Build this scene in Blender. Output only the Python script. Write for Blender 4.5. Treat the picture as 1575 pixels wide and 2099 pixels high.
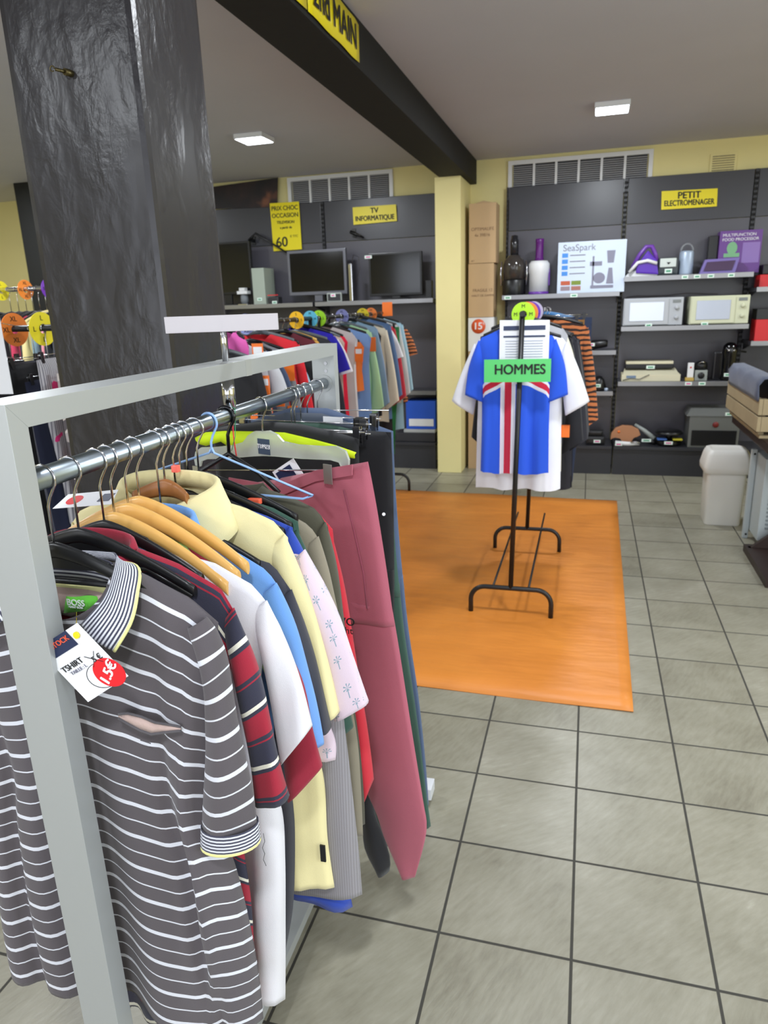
import bpy, bmesh, math, random
from mathutils import Vector, Matrix
for o in list(bpy.data.objects): bpy.data.objects.remove(o)
S = bpy.context.scene
COL = S.collection
PI = math.pi
sin, cos = math.sin, math.cos

# ------------------------------------------------------------------ camera
YAW, PITCH, ROLL = math.radians(16.22067904), math.radians(-16.36020798), math.radians(-1.95943946)
CAM = Vector((-0.0273, -1.4262, 1.5695)); FPX = 1450.262
_f = Vector((-sin(YAW)*cos(PITCH), cos(YAW)*cos(PITCH), sin(PITCH)))
_r = Vector((cos(YAW), sin(YAW), 0)); _u = _r.cross(_f)
CR = _r*cos(ROLL)+_u*sin(ROLL); CU = -_r*sin(ROLL)+_u*cos(ROLL)
cd = bpy.data.cameras.new('camera'); cam = bpy.data.objects.new('camera', cd); COL.objects.link(cam)
cd.sensor_fit = 'VERTICAL'; cd.sensor_height = 36; cd.lens = FPX/2099*36; cd.clip_start = .02
cam.matrix_world = Matrix(((CR.x, CU.x, -_f.x, CAM.x), (CR.y, CU.y, -_f.y, CAM.y), (CR.z, CU.z, -_f.z, CAM.z), (0, 0, 0, 1)))
cd.dof.use_dof = True; cd.dof.focus_distance = 1.05; cd.dof.aperture_fstop = 9
S.camera = cam
S.view_settings.view_transform = 'Standard'; S.view_settings.look = 'None'
S.view_settings.gamma = 1; S.view_settings.exposure = 0.06; S.view_settings.use_curve_mapping = False
# ------------------------------------------------------------------ light
W = bpy.data.worlds.new('world'); S.world = W; W.use_nodes = True
W.node_tree.nodes['Background'].inputs[0].default_value = (.75, .85, 1, 1)
W.node_tree.nodes['Background'].inputs[1].default_value = 1.2
def area(name, loc, rot, sx, sy, power, color=(1, 1, 1)):
    l = bpy.data.lights.new(name, 'AREA'); l.shape = 'RECTANGLE'; l.size = sx; l.size_y = sy; l.energy = power; l.color = color
    o = bpy.data.objects.new(name, l); COL.objects.link(o); o.location = loc; o.rotation_euler = rot
    return o
area('daylight_shop_window', (-1.2, -4.9, 1.55), (math.radians(90), 0, 0), 6.5, 2.2, 100, (.93, .95, 1))
area('daylight_side_window', (3.36, -.9, 1.6), (math.radians(90), 0, math.radians(90)), 2.8, 1.7, 75, (.80, .90, 1))
LAMPW = 30
# ------------------------------------------------------------------ pixel helpers
def ray(x, y): return _f+CR*((x-787.5)/FPX)-CU*((y-1049.5)/FPX)
def at(x, y, ax, v):
    d = ray(x, y); i = 'xyz'.index(ax); return CAM+d*((v-CAM[i])/d[i])
class Plane:
    """vertical plane through (cx,cy), turned by a degrees: local u along the hanger, w across, z up"""
    def __init__(s, cx, cy, a=0):
        s.c = Vector((cx, cy, 0)); a = math.radians(a); s.t = Vector((cos(a), sin(a), 0)); s.n = Vector((-sin(a), cos(a), 0))
    def loc(s, x, y):
        d = ray(x, y); k = (s.c-CAM).dot(s.n)/d.dot(s.n); p = CAM+d*k; return ((p-s.c).dot(s.t), p.z)
    def P(s, u, w, z): return s.c+s.t*u+s.n*w+Vector((0, 0, z))
    def L(s, pts): return [s.loc(*p) for p in pts]
# ------------------------------------------------------------------ materials
def rgb(r, g, b):
    f = lambda c: (c/255/12.92) if c/255 <= .04045 else ((c/255+.055)/1.055)**2.4
    return (f(r), f(g), f(b), 1)
_mc = {}
def mat(name, col, rough=.6, metal=0, bump=0, scale=200, emit=0, alpha=1, trans=0, sheen=0, var=0, vscale=3):
    key = (name, col)
    if key in _mc: return _mc[key]
    m = bpy.data.materials.new(name); m.use_nodes = True; nt = m.node_tree; b = nt.nodes['Principled BSDF']
    c = rgb(*col); b.inputs['Base Color'].default_value = c
    b.inputs['Roughness'].default_value = rough; b.inputs['Metallic'].default_value = metal
    b.inputs['Alpha'].default_value = alpha; b.inputs['Transmission Weight'].default_value = trans
    if sheen: b.inputs['Sheen Weight'].default_value = sheen
    if emit: b.inputs['Emission Color'].default_value = c; b.inputs['Emission Strength'].default_value = emit
    tc = nt.nodes.new('ShaderNodeTexCoord')
    if bump:
        n = nt.nodes.new('ShaderNodeTexNoise'); n.inputs['Scale'].default_value = scale; n.inputs['Detail'].default_value = 4
        bp = nt.nodes.new('ShaderNodeBump'); bp.inputs['Strength'].default_value = bump; bp.inputs['Distance'].default_value = .002
        nt.links.new(tc.outputs['Object'], n.inputs[0]); nt.links.new(n.outputs[0], bp.inputs['Height']); nt.links.new(bp.outputs[0], b.inputs['Normal'])
    if var:
        n = nt.nodes.new('ShaderNodeTexNoise'); n.inputs['Scale'].default_value = vscale; n.inputs['Detail'].default_value = 5
        mx = nt.nodes.new('ShaderNodeMix'); mx.data_type = 'RGBA'
        mx.inputs[6].default_value = tuple(x*(1-var) for x in c[:3])+(1,); mx.inputs[7].default_value = tuple(min(1, x*(1+var)) for x in c[:3])+(1,)
        nt.links.new(tc.outputs['Object'], n.inputs[0]); nt.links.new(n.outputs[0], mx.inputs[0]); nt.links.new(mx.outputs[2], b.inputs['Base Color'])
    _mc[key] = m; return m
def fabric(name, col, weave=900, var=.06): return mat(name, col, .92, bump=.25, scale=weave, sheen=.15, var=var, vscale=9)
class NT:
    def __init__(s, m): s.nt = m.node_tree; s.b = s.nt.nodes['Principled BSDF']
    def n(s, t, **k):
        x = s.nt.nodes.new('ShaderNode'+t)
        for a, v in k.items(): setattr(x, a, v)
        return x
    def l(s, a, b): s.nt.links.new(a, b)
    def math(s, op, a, b=None, c=None):
        x = s.n('Math', operation=op)
        for i, v in enumerate((a, b, c)):
            if v is None: continue
            if isinstance(v, (int, float)): x.inputs[i].default_value = v
            else: s.l(v, x.inputs[i])
        return x.outputs[0]
    def ramp(s, fac, stops, interp='CONSTANT'):
        x = s.n('ValToRGB'); r = x.color_ramp; r.interpolation = interp
        while len(r.elements) > 1: r.elements.remove(r.elements[-1])
        r.elements[0].position = stops[0][0]; r.elements[0].color = rgb(*stops[0][1])
        for p, c in stops[1:]: e = r.elements.new(p); e.color = rgb(*c)
        s.l(fac, x.inputs[0]); return x.outputs[0]
def striped(name, period, stops, axis=1, off=0, weave=900, wob=0):
    m = fabric(name, stops[0][1], weave, 0); t = NT(m)
    uv = t.n('UVMap'); sp = t.n('SeparateXYZ'); t.l(uv.outputs[0], sp.inputs[0])
    v = t.math('FRACT', t.math('DIVIDE', t.math('ADD', sp.outputs[axis], off+10*period), period))
    t.l(t.ramp(v, stops), t.b.inputs['Base Color']); return m
# ------------------------------------------------------------------ mesh builder
class MB:
    def __init__(s): s.bm = bmesh.new(); s.uv = s.bm.loops.layers.uv.new('UVMap')
    def face(s, vs, uvs=None, mi=0, smooth=False):
        try: f = s.bm.faces.new(vs)
        except ValueError: return None
        f.material_index = mi; f.smooth = smooth
        if uvs:
            for l, c in zip(f.loops, uvs): l[s.uv].uv = c
        return f
    def box(s, x0, x1, y0, y1, z0, z1, bev=0, M=None, mi=0):
        v = [s.bm.verts.new(Vector(p)) for p in [(x, y, z) for x in (x0, x1) for y in (y0, y1) for z in (z0, z1)]]
        fs = [s.face([v[i] for i in q], mi=mi) for q in ((0, 1, 3, 2), (4, 6, 7, 5), (0, 4, 5, 1), (2, 3, 7, 6), (0, 2, 6, 4), (1, 5, 7, 3))]
        vs = v
        if bev:
            es = list({e for f in fs for e in f.edges})
            r = bmesh.ops.bevel(s.bm, geom=es, offset=bev, segments=2, affect='EDGES', profile=.7)
            vs = list({q for q in r['verts']} | {q for q in v if q.is_valid})
        if M is not None: bmesh.ops.transform(s.bm, matrix=M, verts=vs)
        return s
    def obox(s, c, ax, ay, hx, hy, z0, z1, bev=0):
        """box with horizontal axes ax, ay (unit vectors)"""
        M = Matrix(((ax.x, ay.x, 0, c[0]), (ax.y, ay.y, 0, c[1]), (0, 0, 1, 0), (0, 0, 0, 1)))
        return s.box(-hx, hx, -hy, hy, z0, z1, bev, M)
    def tube(s, pts, r, n=10, cap=True, flat=None):
        pts = [Vector(p) for p in pts]; rs = r if isinstance(r, (list, tuple)) else [r]*len(pts); rings = []
        up = None
        for i, p in enumerate(pts):
            d = (pts[min(i+1, len(pts)-1)]-pts[max(i-1, 0)]).normalized()
            if up is None:
                up = Vector((0, 0, 1)) if abs(d.z) < .9 else Vector((1, 0, 0))
            a = d.cross(up).normalized(); b = a.cross(d).normalized(); up = b
            fb = flat[1] if flat else 1; fa = flat[0] if flat else 1
            rings.append([s.bm.verts.new(p+a*(rs[i]*fa*cos(2*PI*k/n))+b*(rs[i]*fb*sin(2*PI*k/n))) for k in range(n)])
        for i in range(len(rings)-1):
            for k in range(n): s.face([rings[i][k], rings[i][(k+1) % n], rings[i+1][(k+1) % n], rings[i+1][k]], smooth=True)
        if cap: s.face(rings[0][::-1]); s.face(rings[-1])
        return s
    def lathe(s, prof, c=(0, 0, 0), n=28, M=None):
        M = M or Matrix.Translation(Vector(c)); rings = []
        for r, z in prof: rings.append([s.bm.verts.new(M @ Vector((max(r, 1e-5)*cos(2*PI*k/n), max(r, 1e-5)*sin(2*PI*k/n), z))) for k in range(n)])
        for i in range(len(rings)-1):
            for k in range(n): s.face([rings[i][k], rings[i][(k+1) % n], rings[i+1][(k+1) % n], rings[i+1][k]], smooth=True)
        s.face(rings[0][::-1]); s.face(rings[-1]); return s
    def prism(s, pts, d, bev=0):
        """polygon of 3D points extruded by vector d"""
        a = [s.bm.verts.new(Vector(p)) for p in pts]; b = [s.bm.verts.new(Vector(p)+Vector(d)) for p in pts]; n = len(a)
        fs = [s.face(a[::-1]), s.face(b)]+[s.face([a[i], a[(i+1) % n], b[(i+1) % n], b[i]]) for i in range(n)]
        if bev: bmesh.ops.bevel(s.bm, geom=list({e for f in fs if f for e in f.edges}), offset=bev, segments=2, affect='EDGES', profile=.7)
        return s
    def grid(s, P, U=None, smooth=True, closed=False, mi=0):
        """P[i][j] points"""
        V = [[s.bm.verts.new(Vector(p)) for p in row] for row in P]; n = len(V[0])
        for i in range(len(V)-1):
            for j in range(n if closed else n-1):
                k = (j+1) % n; uv = None
                if U: 
                    uk = U[i][j+1] if j+1 < len(U[i]) else U[i][k]; uk2 = U[i+1][j+1] if j+1 < len(U[i+1]) else U[i+1][k]
                    uv = [U[i][j], uk, uk2, U[i+1][j]]
                s.face([V[i][j], V[i][k], V[i+1][k], V[i+1][j]], uv, mi, smooth)
        return V
    def build(s, name, m, parent=None, weld=False, solid=0, origin=None, recalc=True):
        if weld: bmesh.ops.remove_doubles(s.bm, verts=s.bm.verts, dist=2e-5)
        if recalc: bmesh.ops.recalc_face_normals(s.bm, faces=s.bm.faces)
        root = parent; off = Vector((0, 0, 0))
        while root is not None and root.parent is not None: off += root.location; root = root.parent
        if parent is not None: off += root.location
        if parent is None:
            vs = [v.co for v in s.bm.verts]
            lo = Vector([min(v[i] for v in vs) for i in range(3)]); hi = Vector([max(v[i] for v in vs) for i in range(3)])
            off = Vector(((lo.x+hi.x)/2, (lo.y+hi.y)/2, lo.z)) if origin is None else Vector(origin)
        for v in s.bm.verts: v.co -= off
        me = bpy.data.meshes.new(name); s.bm.to_mesh(me); s.bm.free()
        for q in (m if isinstance(m, (list, tuple)) else [m]): me.materials.append(q)
        o = bpy.data.objects.new(name, me); COL.objects.link(o)
        if parent is not None: o.parent = parent
        else: o.location = off
        if solid:
            md = o.modifiers.new('thickness', 'SOLIDIFY'); md.thickness = solid; md.offset = 0
        return o
def tag(o, label, cat, group=None, kind=None):
    if label: o['label'] = label
    if cat: o['category'] = cat
    if group: o['group'] = group
    if kind: o['kind'] = kind
    return o
def thing(name, label, cat, loc, group=None):
    o = bpy.data.objects.new(name, None); COL.objects.link(o); o.location = loc; o.empty_display_size = .05
    return tag(o, label, cat, group)
def struct(name, mb, m, **k):
    o = mb.build(name, m, **k)
    if o.parent is None: o['kind'] = 'structure'
    return o
def text(name, s, size, pos, right, up, m, parent, center=True, bold=0, ext=.0004, sx=1, maxw=None):
    cu = bpy.data.curves.new(name, 'FONT'); cu.body = s; cu.size = size; cu.extrude = ext
    cu.align_x = 'CENTER' if center else 'LEFT'; cu.align_y = 'CENTER'
    t = bpy.data.objects.new(name, cu); COL.objects.link(t)
    dg = bpy.context.evaluated_depsgraph_get(); me = bpy.data.meshes.new_from_object(t.evaluated_get(dg))
    bpy.data.objects.remove(t)
    if bold:
        bm = bmesh.new(); bm.from_mesh(me); src = list(bm.verts)+list(bm.edges)+list(bm.faces)
        for k, (dx_, dy_) in enumerate(((bold, 0), (-bold, 0), (0, bold*.6), (0, -bold*.6))):
            g = bmesh.ops.duplicate(bm, geom=src)['geom']
            bmesh.ops.translate(bm, verts=[v for v in g if isinstance(v, bmesh.types.BMVert)], vec=(dx_, dy_, ext*.08*(k+1)))
        bm.to_mesh(me); bm.free()
    if maxw:
        w_ = max(v.co.x for v in me.vertices)-min(v.co.x for v in me.vertices)
        if w_ > maxw: sx = maxw/w_
    r = Vector(right).normalized(); u = Vector(up).normalized(); n = r.cross(u)
    root = parent; off = Vector((0, 0, 0))
    while root.parent is not None: off += root.location; root = root.parent
    off += root.location
    M = Matrix(((r.x*sx, u.x, n.x, pos[0]-off.x), (r.y*sx, u.y, n.y, pos[1]-off.y), (r.z*sx, u.z, n.z, pos[2]-off.z), (0, 0, 0, 1)))
    me.transform(M); me.materials.clear(); me.materials.append(m)
    o = bpy.data.objects.new(name, me); COL.objects.link(o); o.parent = parent; return o
def card(name, c, right, up, w, h, m, parent=None, th=.001, bev=0):
    """thin sheet centred at c"""
    r = Vector(right).normalized(); u = Vector(up).normalized(); n = r.cross(u); c = Vector(c)
    b = MB(); b.prism([c-r*w/2-u*h/2-n*th/2, c+r*w/2-u*h/2-n*th/2, c+r*w/2+u*h/2-n*th/2, c-r*w/2+u*h/2-n*th/2], n*th, bev)
    return b.build(name, m, parent)

# ------------------------------------------------------------------ common materials
M_yel = mat('yellow_paint', (232, 220, 158), .75, bump=.15, scale=60, var=.05)
M_ceil = mat('ceiling_paint', (196, 195, 205), .9, bump=.35, scale=6, var=.05, vscale=2)
M_white = mat('white_plastic', (225, 226, 228), .45)
M_dark = mat('dark_grey_metal', (62, 62, 68), .32, bump=.05, scale=900)
M_dark2 = mat('anthracite_metal', (44, 44, 49), .4)
M_edge = mat('shelf_edge_metal', (150, 150, 152), .3, metal=.7)
M_blk = mat('black_plastic', (18, 18, 20), .35)
M_blkm = mat('black_painted_steel', (20, 20, 22), .4)
M_chrome = mat('chrome', (205, 205, 208), .12, metal=1)
M_rail = mat('brushed_steel_rail', (158, 168, 176), .28, metal=1, var=.15, vscale=30)
M_alu = mat('satin_aluminium', (172, 175, 174), .42, metal=.35, bump=.03, scale=1200)
M_yelsign = mat('yellow_card', (240, 222, 20), .4)
M_ink = mat('black_ink', (20, 20, 22), .6)
M_paper = mat('white_paper', (235, 236, 240), .55)
M_wood = mat('varnished_wood', (222, 172, 96), .3, var=.12, vscale=14)
M_orange = mat('orange_card', (245, 120, 40), .5)
M_red = mat('red_plastic', (205, 30, 36), .4)
M_dblue = mat('navy_print', (22, 36, 72), .5)
M_glass = mat('black_screen_glass', (14, 15, 18), .1)
M_carton = mat('cardboard', (190, 160, 122), .85, bump=.2, scale=80, var=.05)
M_grn = mat('green_card', (90, 200, 110), .35)
M_lilac = mat('purple_plastic', (110, 60, 165), .35)
M_lab = mat('price_label', (225, 240, 232), .4)
M_labp = mat('pink_ink', (215, 60, 150), .5)

# floor material
def floor_mat():
    m = mat('ceramic_floor_tiles', (170, 172, 158), .33); t = NT(m)
    tc = t.n('TexCoord'); mp = t.n('Mapping'); t.l(tc.outputs['Object'], mp.inputs[0]); T = .333
    sp = t.n('SeparateXYZ'); t.l(mp.outputs[0], sp.inputs[0])
    def edge(o):
        fr = t.math('FRACT', t.math('ADD', t.math('DIVIDE', o, T), 100.0)); return t.math('MINIMUM', fr, t.math('SUBTRACT', 1.0, fr))
    d = t.math('MINIMUM', edge(sp.outputs[0]), edge(sp.outputs[1]))
    g = t.n('MapRange'); g.inputs[1].default_value = .009; g.inputs[2].default_value = .0135; t.l(d, g.inputs[0])
    # per tile tone
    fl = t.n('VectorMath', operation='FLOOR'); sc = t.n('VectorMath', operation='SCALE'); sc.inputs['Scale'].default_value = 1/T
    t.l(mp.outputs[0], sc.inputs[0]); t.l(sc.outputs[0], fl.inputs[0])
    wn = t.n('TexWhiteNoise', noise_dimensions='3D'); t.l(fl.outputs[0], wn.inputs['Vector'])
    # streaky slate relief, turned per tile
    vr = t.n('VectorRotate', rotation_type='Z_AXIS'); t.l(mp.outputs[0], vr.inputs['Vector'])
    t.l(t.math('ADD', t.math('MULTIPLY', wn.outputs['Value'], .7), .35), vr.inputs['Angle'])
    m2 = t.n('Mapping'); m2.inputs['Scale'].default_value = (44, 9, 1); t.l(vr.outputs[0], m2.inputs[0])
    n1 = t.n('TexNoise'); n1.inputs['Scale'].default_value = 1.6; n1.inputs['Detail'].default_value = 8; n1.inputs['Roughness'].default_value = .62; t.l(m2.outputs[0], n1.inputs[0])
    n2 = t.n('TexNoise'); n2.inputs['Scale'].default_value = 5; n2.inputs['Detail'].default_value = 5; t.l(mp.outputs[0], n2.inputs[0])
    mx = t.math('ADD', t.math('MULTIPLY', n1.outputs[0], .42), t.math('ADD', t.math('MULTIPLY', n2.outputs[0], .46), t.math('MULTIPLY', wn.outputs['Value'], .12)))
    c = t.ramp(mx, [(.25, (112, 106, 90)), (.45, (138, 134, 117)), (.6, (151, 147, 131)), (.8, (182, 178, 164))], 'LINEAR')
    mix = t.n('Mix', data_type='RGBA'); mix.inputs[6].default_value = rgb(58, 56, 50); t.l(c, mix.inputs[7]); t.l(g.outputs[0], mix.inputs[0])
    t.l(mix.outputs[2], t.b.inputs['Base Color'])
    rr = t.n('MapRange'); rr.inputs[3].default_value = .8; rr.inputs[4].default_value = .36; t.l(g.outputs[0], rr.inputs[0]); t.l(rr.outputs[0], t.b.inputs['Roughness'])
    h = t.math('ADD', t.math('MULTIPLY', g.outputs[0], 1.0), t.math('MULTIPLY', n1.outputs[0], .5))
    bp = t.n('Bump'); bp.inputs['Strength'].default_value = .5; bp.inputs['Distance'].default_value = .002; t.l(h, bp.inputs['Height']); t.l(bp.outputs[0], t.b.inputs['Normal'])
    return m
M_floor = floor_mat()
def pillar_mat():
    m = mat('black_gloss_paint', (40, 38, 41), .3); t = NT(m); tc = t.n('TexCoord')
    mp = t.n('Mapping'); mp.inputs['Scale'].default_value = (1, 1, .5); t.l(tc.outputs['Object'], mp.inputs[0])
    n1 = t.n('TexNoise'); n1.inputs['Scale'].default_value = 26; n1.inputs['Detail'].default_value = 6; n1.inputs['Distortion'].default_value = .6; t.l(mp.outputs[0], n1.inputs[0])
    n2 = t.n('TexNoise'); n2.inputs['Scale'].default_value = 5; n2.inputs['Detail'].default_value = 3; t.l(mp.outputs[0], n2.inputs[0])
    n3 = t.n('TexNoise'); n3.inputs['Scale'].default_value = 70; n3.inputs['Detail'].default_value = 3; t.l(tc.outputs['Object'], n3.inputs[0])
    k = t.n('MapRange'); k.inputs[1].default_value = .42; k.inputs[2].default_value = .6; t.l(n2.outputs[0], k.inputs[0])
    h = t.math('ADD', t.math('MULTIPLY', t.math('MULTIPLY', n1.outputs[0], k.outputs[0]), 1.6), t.math('ADD', n2.outputs[0], t.math('MULTIPLY', t.math('MULTIPLY', n3.outputs[0], k.outputs[0]), .35)))
    bp = t.n('Bump'); bp.inputs['Strength'].default_value = .42; bp.inputs['Distance'].default_value = .005; t.l(h, bp.inputs['Height']); t.l(bp.outputs[0], t.b.inputs['Normal'])
    return m
M_pil = pillar_mat()
def mat_mat():
    m = mat('orange_floor_mat', (232, 152, 66), .45); t = NT(m); tc = t.n('TexCoord')
    n1 = t.n('TexNoise'); n1.inputs['Scale'].default_value = 2.2; n1.inputs['Detail'].default_value = 6; n1.inputs['Distortion'].default_value = .8; t.l(tc.outputs['Object'], n1.inputs[0])
    c = t.ramp(n1.outputs[0], [(.25, (196, 118, 44)), (.5, (212, 130, 50)), (.75, (220, 138, 56))], 'LINEAR'); t.l(c, t.b.inputs['Base Color'])
    mp = t.n('Mapping'); mp.inputs['Scale'].default_value = (1.2, 4, 1); t.l(tc.outputs['Object'], mp.inputs[0])
    n2 = t.n('TexNoise'); n2.inputs['Scale'].default_value = 3; t.l(mp.outputs[0], n2.inputs[0])
    bp = t.n('Bump'); bp.inputs['Strength'].default_value = .35; bp.inputs['Distance'].default_value = .02; t.l(n2.outputs[0], bp.inputs['Height']); t.l(bp.outputs[0], t.b.inputs['Normal'])
    return m
M_mat = mat_mat()

# ------------------------------------------------------------------ room
ZC = 2.80; X0, X1, Y0, Y1 = -7.2, 3.4, -5.0, 5.65
struct('floor', MB().box(X0, X1, Y0, Y1, -.1, 0), M_floor, origin=(0, 0, 0))
struct('ceiling', MB().box(X0, X1, Y0, Y1, ZC, ZC+.1), M_ceil, origin=(0, 0, 0))
struct('wall_back', MB().box(X0, X1, Y1, Y1+.15, -.1, ZC+.1), M_yel)
struct('wall_left', MB().box(X0-.15, X0, Y0, Y1+.15, -.1, ZC+.1), M_yel)
wr = MB(); wr.box(X1, X1+.15, Y0, -2.35, -.1, ZC+.1); wr.box(X1, X1+.15, .55, Y1+.15, -.1, ZC+.1); wr.box(X1, X1+.15, -2.35, .55, -.1, .7); wr.box(X1, X1+.15, -2.35, .55, 2.5, ZC+.1)
struct('wall_right', wr, M_yel)
wr = MB()
for y in (-2.35, -.93, .49): wr.box(X1+.04, X1+.1, y, y+.06, .7, 2.5)
for z in (.7, 2.44): wr.box(X1+.04, X1+.1, -2.35, .55, z, z+.06)
struct('window_2', wr, M_white)
fw = MB(); fw.box(X0-.15, -4.6, Y0-.15, Y0, -.1, ZC+.1); fw.box(2.2, X1+.15, Y0-.15, Y0, -.1, ZC+.1)
fw.box(-4.6, 2.2, Y0-.15, Y0, -.1, .4); fw.box(-4.6, 2.2, Y0-.15, Y0, 2.7, ZC+.1)
struct('wall_front', fw, M_yel)
wf = MB()
for x in (-4.58, -2.35, -.1, 2.14): wf.box(x, x+.05, Y0-.12, Y0-.05, .4, 2.7)
wf.box(-4.6, 2.2, Y0-.12, Y0-.05, .4, .45); wf.box(-4.6, 2.2, Y0-.12, Y0-.05, 2.65, 2.7)
struct('window_1', wf, M_white)
# pillars and beam
pb = MB(); pb.box(-1.475, -1.10, .28, .61, 0, ZC, .018)
pil = struct('pillar_black', pb, M_pil, origin=(-1.29, .445, 0))
struct('pillar_yellow', MB().box(-1.372, -1.145, 5.10, Y1, 0, 2.6, .006), M_yel)
struct('beam', MB().box(-1.335, -1.09, -4.99, Y1, 2.6, ZC+.02, .008), mat('black_beam_paint', (14, 14, 15), .8, bump=.3, scale=25))
struct('column_black', MB().box(-5.42, -4.6, 4.75, 5.2, 0, ZC, .01), mat('black_matt_paint', (16, 17, 18), .7))
hb = MB(); p = at(140, 152, 'y', .28)
hb.tube([p+Vector((.012, .01, 0)), p+Vector((.005, -.02, 0))], .008); hb.tube([p+Vector((.005, -.02, .0)), p+Vector((-.012, -.032, .004))], .004)
for k in range(1):
    c = p+Vector((-.018, -.034, .005)); hb.tube([c+Vector((.006*cos(a), 0, .006*sin(a))) for a in [i*PI/6 for i in range(11)]], .0016, 6)
tag(hb.build('wall_hook', mat('brass_hook', (90, 80, 50), .35, metal=.8)), 'small screw hook fixed high in the front face of the black pillar', 'hook')

# ceiling lights
M_lamp = mat('lamp_diffuser', (235, 243, 255), .5, emit=14)
def ceiling_light(x, y, label):
    t = thing('ceiling_light', label, 'ceiling light', (x, y, ZC-.035), 'square ceiling lights')
    MB().box(x-.113, x+.113, y-.113, y+.113, ZC-.035, ZC-.0005, .004).build('frame', M_white, t)
    MB().box(x-.104, x+.104, y-.104, y+.104, ZC-.037, ZC-.034).build('diffuser', M_lamp, t)
    l = area('ceiling_light_glow', (x, y, ZC-.042), (0, 0, 0), .2, .2, LAMPW, (.90, .95, 1))
ceiling_light(.05, 4.11, 'square lit ceiling light on the right side of the black beam')
ceiling_light(-2.49, 3.93, 'square lit ceiling light on the left side of the black beam')
for x, y in ((.05, 1.1), (-2.49, 1.0), (.05, -1.9), (-2.49, -1.9), (2.5, 4.1), (2.5, 1.1), (-5, 3.9), (-5, 1.0), (2.5, -1.9), (-5, -1.9)):
    l = area('ceiling_light_glow', (x, y, ZC-.042), (0, 0, 0), .2, .2, LAMPW, (.90, .95, 1))

# vents
M_vent = mat('grille_slats', (150, 150, 154), .6)
def louvre(xa, xb, z0, z1, n, label, m=M_vent):
    t = thing('ventilation_window', label, 'vent', ((xa+xb)/2, Y1-.02, z0))
    f = MB(); e = .035; y0, y1 = Y1-.035, Y1-.001
    f.box(xa, xb, y0, y1, z1-e, z1); f.box(xa, xb, y0, y1, z0, z0+e); f.box(xa, xa+e, y0, y1, z0+e, z1-e); f.box(xb-e, xb, y0, y1, z0+e, z1-e)
    w = (xb-xa-2*e)/n
    for i in range(1, n): f.box(xa+e+w*i-.01, xa+e+w*i+.01, y0, y1, z0+e, z1-e)
    f.build('frame', M_white, t)
    for i in range(n):
        g = MB(); a = xa+e+w*i+.0105; b = xa+e+w*(i+1)-.0105; g.box(a, b, y1-.006, y1-.001, z0+e+.001, z1-e-.001, mi=1)
        z = z0+e+.01
        while z < z1-e-.01: g.box(a, b, y0+.008, y1-.006, z, z+.0075); z += .017
        g.build('grille', [m, mat('grille_back', (60, 60, 64), .8)], t)
louvre(-.80, .43, 2.44, 2.765, 6, 'white framed ventilation window of six grilles above the right shelving')
louvre(-2.95, -1.88, 2.44, 2.785, 5, 'white framed ventilation window of five grilles above the TV shelving')
g = MB(); a = at(1457, 317, 'y', 5.64); b = at(1510, 345, 'y', 5.64); cx, cz = (a.x+b.x)/2, (a.z+b.z)/2
t = thing('air_vent', 'small square beige air vent on the yellow wall', 'vent', (cx, 5.64, cz-.09))
MB().box(cx-.105, cx+.105, Y1-.012, Y1-.001, cz-.085, cz+.065, .003).build('frame', M_yel, t)
for i in range(7): g.box(cx-.085, cx+.085, Y1-.018, Y1-.0125, cz-.07+i*.018, cz-.062+i*.018)
g.build('grille', mat('beige_grille', (150, 138, 100), .6), t)

# orange floor mat
mb = MB(); c = [at(1299, 1461, 'z', 0), at(1265, 1028, 'z', 0), at(780, 1003, 'z', 0), at(700, 1388, 'z', 0)]
n = 24; P = []
rnd = random.Random(3)
for i in range(n+1):
    row = []
    for j in range(n+1):
        u, v = i/n, j/n; p = (c[0]*(1-u)+c[1]*u)*(1-v)+(c[3]*(1-u)+c[2]*u)*v
        row.append((p.x, p.y, .004+.0018*sin(p.y*5+p.x*2)+.0012*sin(p.x*7)))
    P.append(row)
mb.grid(P); o = mb.build('floor_mat', M_mat, solid=.003); tag(o, 'large orange vinyl mat lying under the black clothes rack', 'floor mat')

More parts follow.
